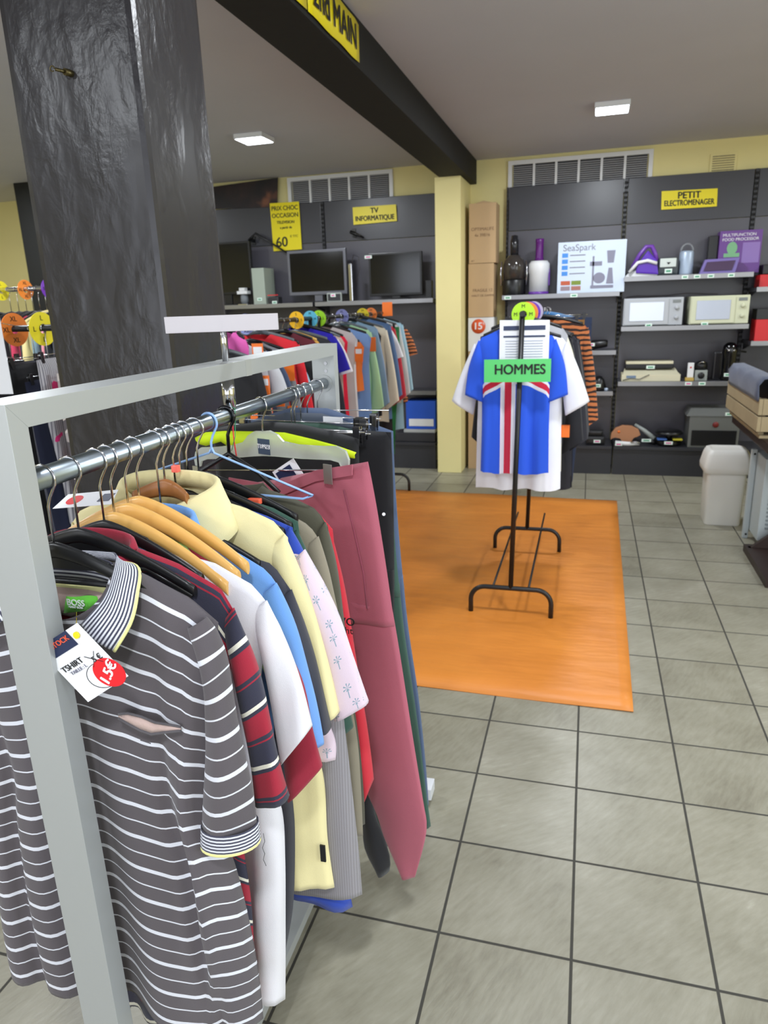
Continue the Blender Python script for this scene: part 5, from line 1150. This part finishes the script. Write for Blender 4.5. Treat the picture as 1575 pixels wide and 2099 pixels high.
# ------------------------------------------------------------------ background racks
def tube_rack(label, x, ya, yb, zr, along='y', base_h=.15, foot=.205, m=M_blkm, lean=0, shelfbars=True, ext=0, base_y=None):
    t = thing('clothes_rack', label, 'clothes rack', ((x, (ya+yb)/2, 0) if along == 'y' else ((ya+yb)/2, x, 0)))
    Q = (lambda a, b, z: Vector((x+b, a, z))) if along == 'y' else (lambda a, b, z: Vector((a, x+b, z)))
    MB().tube([Q(ya-.02-ext*0, lean, zr), Q(yb+.03+ext, lean, zr)], .0125, 12).build('rail', M_chrome if m is M_chrome else m, t)
    for a in (base_y or (ya, yb)):
        MB().tube([Q(a, 0, base_h), Q(a, lean, zr+.006)], .0125, 12).build('post', m, t)
        pts = []; R = .075
        for k in range(9): an = PI-k*PI/16; pts.append(Q(a, -foot+R+R*cos(an), base_h-R+R*sin(an)))
        pts = [Q(a, -foot, .0)]+pts
        pts += [Vector(p) for p in [Q(a, foot-R+R*cos(PI/2-k*PI/16), base_h-R+R*sin(PI/2-k*PI/16)) for k in range(9)]]+[Q(a, foot, 0)]
        MB().tube(pts, .0125, 12).build('foot', m, t)
    if shelfbars:
        for b_ in (-.09, .09): MB().tube([Q(ya, b_, base_h+.003), Q(yb+.03+ext, b_, base_h+.003)], .006, 8).build('lower_bar', m, t)
    return t
def bgarment(pl, label, m, group, hw=.21, zs=1.38, ln=.65, sl='short', seed=0, th=.016, cat='shirt', name='shirt', zr=1.5, hang=None, hm=None, fold=.006, slw=.075, kind='plastic', hlabel=None, flare=1.0, sout=.10, hgroup=None, nd=.05, two=False):
    t = thing(name, label, cat, pl.P(0, 0, zs-ln), group)
    zt = zs+.05
    if sl != 'clip':
        top = [(.07, zt), (hw*.6, zs+.025), (hw*.92, zs), (hw, zs-.03)]
        side = [(hw, zs-.03), (hw*.9, zs-.2), (hw*.92*flare, zs-ln*.6), (hw*.95*flare, zs-ln)]
    else:
        top = [(.05, zs), (hw*.6, zs), (hw, zs-.002)]; side = [(hw, zs-.002), (hw*.98, zs-ln*.3), (hw*.8*flare, zs-ln*.7), (hw*.72*flare, zs-ln)]
    body(pl, top, side, t, m, th=th, un=.06 if sl != 'clip' else .01, nd=nd if sl != 'clip' else 0, bd=.01 if sl != 'clip' else 0, fold=fold, seed=seed, nx=18, nt=20, noff=.02 if sl != 'clip' else 0, solid=0)
    if sl in ('short', 'long'):
        L_ = .22 if sl == 'short' else .56
        so = sout if sl == 'short' else .07
        O = [(hw*.97, zs-.01), (hw+so*.55, zs-L_*.45), (hw+so, zs-L_*.93)]; I = [(hw*.8, zs-.05), (hw+so*.2-slw*.4, zs-L_*.6), (hw+so-slw*1.5, zs-L_*1.08)]
        for mir in (False, True): loft(pl, O, I, t, m, th=th*.9, mirror=mir, seed=seed+mir, n=10, ring=10, solid=0)
    if hang is not False:
        h = hanger(pl, zt+.012 if sl != 'clip' else zs+.014, kind if sl != 'clip' else 'clip', hlabel or ' '.join(('hanger of the '+label).split()[:14]), hgroup, zr=zr, rr=.0125, m=hm or M_blk, half=hw*.85 if sl != 'clip' else hw*.9, drop=.05, simple=True, hook_r=.0018)
    return t
# HOMMES rack
HX = -.36
hr_ = tube_rack('black tubular clothes rack with the HOMMES sign standing on the orange mat', HX+.003, 1.985, 3.0, 1.507, lean=.03, ext=.32)
def jersey_mat():
    m = fabric('blue_jersey_cross', (36, 88, 214), .1); t = NT(m); uv = t.n('UVMap'); sp = t.n('SeparateXYZ'); t.l(uv.outputs[0], sp.inputs[0])
    x, y = sp.outputs[0], sp.outputs[1]
    dx_ = t.math('ABSOLUTE', t.math('ADD', x, .035)); dy_ = t.math('ABSOLUTE', t.math('SUBTRACT', t.math('SUBTRACT', y, t.math('MULTIPLY', t.math('MULTIPLY', x, x), 1.2)), .235))
    w_ = t.math('MAXIMUM', t.math('LESS_THAN', dx_, .036), t.math('LESS_THAN', dy_, .034)); r_ = t.math('MAXIMUM', t.math('LESS_THAN', dx_, .017), t.math('LESS_THAN', dy_, .016))
    m1 = t.n('Mix', data_type='RGBA'); m1.inputs[6].default_value = rgb(34, 84, 212); m1.inputs[7].default_value = rgb(225, 225, 240); t.l(w_, m1.inputs[0])
    m2 = t.n('Mix', data_type='RGBA'); m2.inputs[7].default_value = rgb(200, 30, 62); t.l(m1.outputs[2], m2.inputs[6]); t.l(r_, m2.inputs[0]); t.l(m2.outputs[2], t.b.inputs['Base Color']); return m
GM = "men's clothes on the HOMMES rack"; GMH = 'hangers on the HOMMES rack'
HZ = 1.507
def HP(y, a=0, dx=0): return Plane(HX+.033+dx, y, a)
def gh(y, label, col, hw=.21, zs=1.40, ln=.66, sl='short', a=0, seed=0, mm=None, dx=0, **k):
    return bgarment(HP(y, a, dx), label, mm or fabric(label[:24].replace(' ', '_'), col), GM, hw=hw, zs=zs, ln=ln, sl=sl, seed=seed, zr=HZ, hgroup=GMH, **k)
M_royal = fabric('royal_jersey', (34, 84, 212))
t = bgarment(HP(2.055, 2, -.03), 'royal blue football jersey with a red and white cross, foremost on the HOMMES rack', jersey_mat(), GM, hw=.185, zs=1.40, ln=.655, sl='none', seed=51, zr=HZ, th=.024, fold=.016, hgroup=GMH, hlabel='black hanger of the blue jersey with the cross', cat='jersey', name='football_jersey', slw=.1, flare=.95, nd=.05)
for mir in (0, 1): loft(HP(2.055, 2, -.03), [(.18, 1.39), (.225, 1.27), (.245, 1.13)], [(.15, 1.34), (.15, 1.2), (.145, 1.09)], t, M_royal, th=.02, mirror=mir, n=12, ring=14, seed=3)
t = gh(2.12, 'white short sleeved shirt with long curved tails behind the blue jersey', (236, 236, 244), hw=.225, zs=1.385, ln=.74, sl='none', seed=52, dx=-.02, hlabel='hanger of the white shirt behind the blue jersey', fold=.012)
for mir in (0, 1): loft(HP(2.12, 0, -.02), [(.22, 1.37), (.28, 1.24), (.335, 1.09)], [(.18, 1.3), (.2, 1.18), (.225, 1.02)], t, fabric('white_shirt', (236, 236, 244)), th=.022, mirror=mir, n=12, ring=14, seed=5)
gh(2.20, 'light grey t-shirt with cream shoulders behind the white shirt', (176, 176, 182), hw=.2, zs=1.425, ln=.55, sl='none', seed=53)
gh(2.27, 'cream t-shirt third behind the blue jersey', (226, 222, 206), hw=.2, zs=1.405, ln=.7, sl='short', seed=54, sout=.05)
gh(2.36, 'black long sleeved sweatshirt whose sleeve hangs left of the white shirt', (30, 31, 38), hw=.225, zs=1.38, ln=.78, sl='long', seed=55, sout=.06, a=-3)
gh(2.46, 'charcoal hooded top in the middle of the HOMMES rack', (44, 44, 52), dx=.02, hw=.23, zs=1.37, ln=.80, sl='long', seed=56, cat='hoodie', name='hoodie', a=-4)
gh(2.56, 'anthracite fleece jacket behind the charcoal hooded top', (52, 54, 66), dx=.02, hw=.23, zs=1.37, ln=.76, sl='long', seed=57, cat='jacket', name='jacket')
gh(2.66, 'black padded jacket with an orange patch on the side', (26, 26, 32), dx=.02, hw=.235, zs=1.37, ln=.84, sl='long', seed=58, cat='jacket', name='jacket', a=-4)
def tiger():
    m = fabric('tiger_stripe_knit', (196, 116, 66)); t = NT(m); tc = t.n('TexCoord'); wv = t.n('TexWave'); wv.bands_direction = 'Z'; wv.inputs['Scale'].default_value = 11; wv.inputs['Distortion'].default_value = 4; wv.inputs['Detail'].default_value = 2
    t.l(tc.outputs['Object'], wv.inputs[0]); t.l(t.ramp(wv.outputs[1], [(0, (50, 34, 32)), (.42, (200, 118, 70))]), t.b.inputs['Base Color']); return m
M_tiger = tiger()
gh(2.78, 'orange and black tiger striped jumper near the far end of the HOMMES rack', None, hw=.25, zs=1.42, ln=.62, sl='long', seed=59, mm=M_tiger, dx=.05, cat='jumper', name='jumper')
gh(2.88, 'golden brown corduroy trousers hanging behind the tiger striped jumper', (150, 112, 62), hw=.24, zs=1.45, ln=.95, sl='clip', seed=60, cat='trousers', name='trousers', dx=.03)
gh(2.98, 'dark navy jeans with a white side mark at the far end of the HOMMES rack', (44, 56, 84), hw=.25, zs=1.46, ln=.98, sl='clip', seed=61, cat='trousers', name='trousers', dx=.06)
gh(3.08, 'pale blue denim shirt last on the HOMMES rack', (110, 144, 190), hw=.235, zs=1.43, ln=.6, sl='none', seed=62, dx=.05, hm=mat('blue_hanger_plastic', (70, 140, 205), .35), hlabel='bright blue plastic hanger at the far end of the HOMMES rack')
hb_ = MB(); q = at(1150, 888, 'y', 2.1); hb_.box(q.x-.04, q.x+.04, 2.15, 2.17, q.z-.03, q.z+.03, .002); tag(hb_.build('price_tag', M_orange), 'orange price card under the right sleeve of the blue jersey', 'price tag')
q = at(1190, 780, 'y', 2.5)
GD = 'round size discs on the HOMMES rail'
for i, (y, c_, nm, lt) in enumerate(((2.03, (176, 228, 40), 'lime green', 'M'), (2.24, (240, 140, 66), 'orange', 'L'), (2.42, (120, 66, 190), 'purple', 'XL'), (2.62, (206, 196, 226), 'pale lilac', 'S'))):
    disk(HP(y, -6), .055, nm+' round size disc on the rail of the HOMMES rack', mat('disc_'+nm.replace(' ', '_'), c_, .4), GD, zr=HZ, letters=lt)
# signs on the HOMMES rack
A = at(1025, 657, 'y', 2.012); B_ = at(1125, 740, 'y', 2.012); c = (A+B_)/2
t = thing('notice', 'white printed notice sheet fixed behind the post of the HOMMES rack', 'notice', (c.x, 2.012, B_.z-.03))
card('sheet', (c.x, 2.012, c.z-.012), (1, 0, -.02), (0, 0, 1), B_.x-A.x, .21, M_paper, t)
b = MB(); w = (B_.x-A.x)*.42
b.box(c.x-w, c.x+w, 2.0095, 2.0112, c.z+.048, c.z+.068); b.box(c.x-w, c.x+w, 2.0095, 2.0112, c.z+.016, c.z+.024); b.build('heading_bar', mat('slate_print', (50, 60, 92), .5), t)
b = MB()
for k in range(8): b.box(c.x-w*.9, c.x+w*.9, 2.0098, 2.0112, c.z-.002-k*.012, c.z+.001-k*.012)
b.build('text_lines', mat('light_print', (170, 176, 196), .5), t)
A = at(993, 737, 'y', 1.955); B_ = at(1129, 783, 'y', 1.955); c = (A+B_)/2; wd = B_.x-A.x
t = thing('sign', 'green HOMMES sign on the front post of the black rack', 'sign', (c.x, 1.955, B_.z))
ang = Vector((1, 0, .004)); card('board', c, ang, (0, 0, 1), wd, .105, M_grn, t, th=.002)
text('lettering', 'HOMMES', .064, c+Vector((.012, -.0022, .004)), ang, (0, 0, 1), M_ink, t, bold=.0018, maxw=wd*.76)

# TV rack (two in line)
TX = -1.68; GT = 'clothes on the long rack before the TV shelving'; GTH = 'hangers on the long rack before the TV shelving'
tube_rack('black tubular clothes rack before the TV shelving, nearer half', TX, 1.45, 2.78, 1.5, shelfbars=False)
tube_rack('black tubular clothes rack before the TV shelving, farther half with its foot on the tiles', TX, 2.92, 4.36, 1.5, shelfbars=False)
TG = [ # y, colour, name, hw, zs, ln, sleeve, kind
 (1.58, (28, 28, 32), 'black jacket', .2, 1.34, .75, 'long'), (1.66, (214, 92, 170), 'bright pink top', .13, 1.43, .3, 'none'), (1.71, (196, 198, 204), 'pale silver blouse', .19, 1.37, .5, 'short'),
 (1.76, (230, 110, 50), 'orange and white polo', .2, 1.36, .45, 'short'), (1.84, (60, 76, 104), 'slate blue shirt', .2, 1.36, .5, 'short'), (1.92, (120, 120, 126), 'mid grey sweatshirt', .21, 1.36, .55, 'long'),
 (2.00, (206, 32, 44), 'bright red jacket', .23, 1.40, .5, 'long'), (2.08, (150, 190, 214), 'light blue summer shirt', .2, 1.35, .5, 'short'), (2.16, (24, 24, 28), 'black evening top', .2, 1.38, .7, 'short'),
 (2.24, (235, 235, 240), 'white flowered blouse', .19, 1.35, .55, 'short'), (2.33, (92, 24, 38), 'dark maroon cardigan', .21, 1.39, .6, 'long'), (2.42, (222, 170, 84), 'dark top on a mustard hanger', .2, 1.38, .6, 'short'),
 (2.52, (40, 42, 50), 'dark grey coat', .23, 1.38, .8, 'long'), (2.62, (36, 26, 160), 'deep violet blue dress', .22, 1.41, .95, 'short'), (2.71, (236, 232, 236), 'white blouse behind the violet blue dress', .21, 1.39, .75, 'short'),
 (2.80, (196, 172, 160), 'beige dress', .2, 1.38, .9, 'none'), (2.89, (220, 26, 62), 'crimson dress', .2, 1.38, .9, 'none'), (2.98, (186, 184, 184), 'stone grey dress', .215, 1.40, .9, 'none'),
 (3.07, (238, 238, 242), 'white long tunic', .21, 1.38, .9, 'none'), (3.17, (228, 120, 50), 'burnt orange top', .205, 1.33, .32, 'none'), (3.27, (116, 152, 206), 'sky blue jeans dress', .22, 1.38, .95, 'none'),
 (3.37, (176, 216, 166), 'mint green blouse', .22, 1.40, .5, 'long'), (3.47, (132, 156, 184), 'washed denim shirt', .22, 1.42, .75, 'long'), (3.58, (30, 30, 36), 'black waistcoat', .2, 1.38, .6, 'none'),
 (3.68, (228, 218, 196), 'cream lace top', .23, 1.40, .68, 'long'), (3.78, (84, 112, 154), 'blue denim jacket', .24, 1.43, .7, 'long'), (3.88, (232, 232, 238), 'white shirt beside the denim jacket', .22, 1.39, .5, 'short'),
 (3.96, (196, 50, 66), 'red and white blouse', .22, 1.40, .5, 'long'), (3.99, (34, 30, 36), 'black flowered dress', .2, 1.38, .98, 'none'), (4.03, (60, 150, 90), 'emerald green skirt', .235, 1.1, .7, 'none'), (4.10, (206, 206, 208), 'pale grey cardigan', .23, 1.41, .6, 'long'),
 (4.17, (214, 206, 190), 'sand coloured blouse', .23, 1.40, .6, 'long'), (4.24, (160, 196, 214), 'long pale blue coat', .235, 1.42, .85, 'long'), (4.31, (160, 60, 40), 'rust patterned top', .23, 1.38, .6, 'short')]
M_clrh = mat('grey_clear_hanger', (90, 96, 100), .2)
for i, (y, c_, nm, hw, zs, ln, sl) in enumerate(TG):
    prev = TG[i-1][2] if i else None
    lb = nm if ('behind' in nm or 'beside' in nm) else (nm+(' next behind the '+prev.split(' behind')[0].split(' beside')[0].split(' on a')[0] if prev else ' foremost')+' on the long rack')
    mm = fabric('cloth_'+nm.replace(' ', '_'), c_)
    if nm.startswith('rust'): mm = M_tiger
    r_ = random.Random(i)
    skirt = 'skirt' in nm; zz = zs+ (.3 if skirt else 0)
    bgarment(Plane(TX+r_.uniform(-.01, .02), y, r_.uniform(-7, 4)), lb, mm, GT, hw=hw, zs=zz if skirt else zs, ln=ln+(.3 if skirt else 0), sl='clip' if skirt else sl, seed=70+i, zr=1.5, fold=.012,
             name='dress' if 'dress' in nm else ('jacket' if ('jacket' in nm or 'coat' in nm and 'waist' not in nm) else ('skirt' if skirt else 'shirt')), cat='dress' if 'dress' in nm else ('jacket' if ('jacket' in nm or 'coat' in nm) else ('skirt' if skirt else 'top')),
             hgroup=GTH, hlabel=' '.join(('hanger of the '+nm).split()[:14]), hm=mat('mustard_wood', (222, 176, 90), .4) if 'mustard' in nm else (M_blk if i % 3 else M_clrh), sout=.08)
GD2 = 'round size discs on the long rack'
for y, c_, nm, lt in ((1.90, (150, 160, 216), 'pale blue grey', 'XS'), (2.56, (246, 190, 30), 'amber yellow', 'S'), (2.78, (96, 190, 220), 'turquoise', 'M'), (2.93, (160, 220, 40), 'apple green', 'L'), (3.38, (130, 134, 190), 'slate lilac', 'XL'), (3.86, (236, 212, 40), 'lemon yellow', '2X'), (4.08, (236, 130, 60), 'tangerine', '3X')):
    disk(Plane(TX, y, -6), .05, nm+' size disc on the rail before the TV shelving', mat('disc_'+nm.replace(' ', '_'), c_, .4), GD2, zr=1.5, letters=lt)
q = at(795, 628, 'y', 4.4); card('sale_card', (TX+.04, 4.42, 1.53), (1, 0, 0), (0, 0, 1), .085, .11, M_orange); o = bpy.data.objects['sale_card']; tag(o, 'plain orange card standing at the far end of the long rack', 'card')
GO = 'orange price tags on the long rack'
for i, (px_, py_, xx, lab) in enumerate(((532, 725, -1.455, 'orange price tag highest at the left, behind the aluminium bar'), (596, 760, -1.455, 'orange price tag beside the red jacket'), (545, 790, -1.455, 'orange price tag below the mid grey sweatshirt'), (575, 812, -1.455, 'orange price tag left of the white rack end panel'), (640, 740, -1.455, 'orange price tag close to the white rack end panel'), (604, 850, -1.455, 'lower orange price tag above the far jeans'), (738, 725, -1.455, 'orange price tag on the burnt orange top'), (765, 705, -1.455, 'orange price tag on the cream lace top'), (812, 745, -1.455, 'orange price tag near the end of the long rack'), (520, 855, -1.455, 'lowest orange price tag left of the trousers'))):
    p = at(px_, py_, 'x', xx); b = MB(); b.box(p.x-.035, p.x+.02, p.y-.001, p.y+.001, p.z-.05, p.z+.045)
    o = b.build('price_tag', M_orange); tag(o, lab, 'price tag', GO)
    if i % 2 == 0: MB().box(p.x-.028, p.x+.014, p.y-.0022, p.y-.0011, p.z-.0, p.z+.03).build('printed_panel', M_paper, o)
# left racks
GL = 'clothes on the left rails'; GLH = 'hangers on the left rails'
LY = .95; LZ = at(60, 673, 'y', LY).z
t = tube_rack('black clothes rail carrying clipped trousers left of the black pillar', LY, -2.95, -1.75, LZ, along='x', shelfbars=False)
def lx2(px_, y, z):
    lo, hi = -6, 2
    for _ in range(40):
        m = (lo+hi)/2; d = Vector((m, y, z))-CAM
        if 787.5+FPX*d.dot(CR)/d.dot(_f) < px_: lo = m
        else: hi = m
    return lo
def pin_mat():
    m = fabric('grey_pink_stripe', (160, 158, 164)); t = NT(m); tc = t.n('TexCoord'); sp = t.n('SeparateXYZ'); t.l(tc.outputs['Object'], sp.inputs[0])
    v = t.math('FRACT', t.math('MULTIPLY', sp.outputs[1], 90)); base = t.ramp(v, [(0, (120, 118, 126)), (.4, (184, 182, 186))]); n = t.n('TexNoise'); n.inputs['Scale'].default_value = 9; t.l(tc.outputs['Object'], n.inputs[0])
    mx = t.n('Mix', data_type='RGBA'); t.l(base, mx.inputs[6]); mx.inputs[7].default_value = rgb(214, 40, 120); t.l(t.math('GREATER_THAN', n.outputs[0], .66), mx.inputs[0]); t.l(mx.outputs[2], t.b.inputs['Base Color']); return m
def leaf_mat():
    m = fabric('coral_grey_print', (200, 190, 190)); t = NT(m); tc = t.n('TexCoord'); v = t.n('TexVoronoi'); v.inputs['Scale'].default_value = 26; t.l(tc.outputs['Object'], v.inputs[0]); sp = t.n('SeparateXYZ'); t.l(v.outputs['Color'], sp.inputs[0])
    t.l(t.ramp(sp.outputs[0], [(0, (205, 196, 192)), (.4, (90, 84, 88)), (.62, (214, 120, 100)), (.8, (170, 160, 160))]), t.b.inputs['Base Color']); return m
for i, (px_, mm, nm, hw, ln, dz) in enumerate(((-60, M_bk, 'black skirt hanging at the left edge of the photo', .17, .7, 0), (-15, M_char, 'charcoal trousers at the left edge', .17, .8, 0), (35, M_bk, 'black trousers clipped beside the orange disc', .17, .85, 0), (62, fabric('navy_blue_cloth', (28, 34, 60)), 'navy trousers behind the black ones', .16, .8, .06), (88, pin_mat(), 'grey striped trousers with pink flowers beside the yellow disc', .16, .66, -.02), (118, leaf_mat(), 'coral and grey leaf patterned skirt next to the black pillar', .15, .62, .03))):
    x = lx2(px_, LY-.1, 1.4); x = min(x, -1.66-.0)
    bgarment(Plane(x, LY, 90+(-4+3*i)), nm, mm, GL, hw=hw, zs=LZ-.13-dz, ln=ln, sl='clip', seed=120+i, zr=LZ, cat='trousers' if 'trousers' in nm else 'skirt', name='trousers' if 'trousers' in nm else 'skirt', hgroup=GLH, hlabel='clip hanger of the '+nm.split(' beside')[0].split(' at ')[0].split(' next')[0], fold=.01)
for px_, c_, nm, lt in ((30, (240, 132, 50), 'large orange', 'XL'), (87, (236, 220, 40), 'large yellow', 'L')):
    disk(Plane(lx2(px_, LY, LZ), LY, 84), .064, nm+' size disc on the near left rail', mat('disc_'+nm.replace(' ', '_'), c_, .4), 'size discs on the near left rail', zr=LZ, letters=lt)
LY2 = 1.95; LZ2 = at(60, 592, 'y', LY2).z
tube_rack('chrome clothes rail standing behind the near left rail', LY2, -3.9, -2.28, LZ2, along='x', shelfbars=False, m=M_chrome, base_h=.13)
for i, (px_, c_, nm) in enumerate(((-25, (70, 60, 100), 'plum coloured top'), (2, (30, 32, 40), 'black blouse'), (18, (90, 60, 150), 'violet top'), (34, (24, 24, 28), 'black dress top'), (48, (200, 60, 90), 'cherry pink top'), (62, (40, 44, 52), 'dark slate top'), (76, (232, 214, 150), 'dark top with a straw yellow hanger'), (92, (120, 150, 160), 'teal grey top'), (106, (232, 150, 160), 'salmon pink blouse'), (120, (36, 38, 44), 'black knit top'), (134, (60, 62, 72), 'grey knit top'))):
    x = lx2(px_, LY2-.1, 1.5)
    bgarment(Plane(min(x, -2.36), LY2, 90+(i % 3-1)*4), nm+' on the rear left rail', fabric('rear_'+nm.replace(' ', '_'), c_), GL, hw=.19, zs=LZ2-.18, ln=.6, sl='short', seed=140+i, zr=LZ2, hgroup=GLH, hlabel='hanger of the '+nm, cat='top', name='shirt', hm=mat('straw_plastic', (226, 206, 140), .4) if 'straw' in nm else None, sout=.03)
for px_, c_, nm, lt in ((2, (240, 224, 30), 'small yellow', 'L'), (52, (244, 140, 50), 'small orange', 'XL'), (100, (120, 60, 180), 'small violet', 'S')):
    disk(Plane(lx2(px_, LY2, LZ2), LY2, 84), .052, nm+' size disc on the rear left rail', mat('disc_'+nm.replace(' ', '_'), c_, .4), 'size discs on the rear left rail', zr=LZ2, letters=lt)
q = at(4, 760, 'y', .7); t = thing('notice', 'white notice sheet hanging at the left edge before the near rail', 'notice', (q.x-.06, .7, 1.12))
card('sheet', (q.x-.075, .7, q.z+.05), (1, .15, 0), (0, 0, 1), .19, .27, M_paper, t)
MB().tube([(q.x-.075, .7, q.z+.185), (q.x-.075, LY, LZ)], .0015, 6).build('hanging_wire', M_chrome, t)
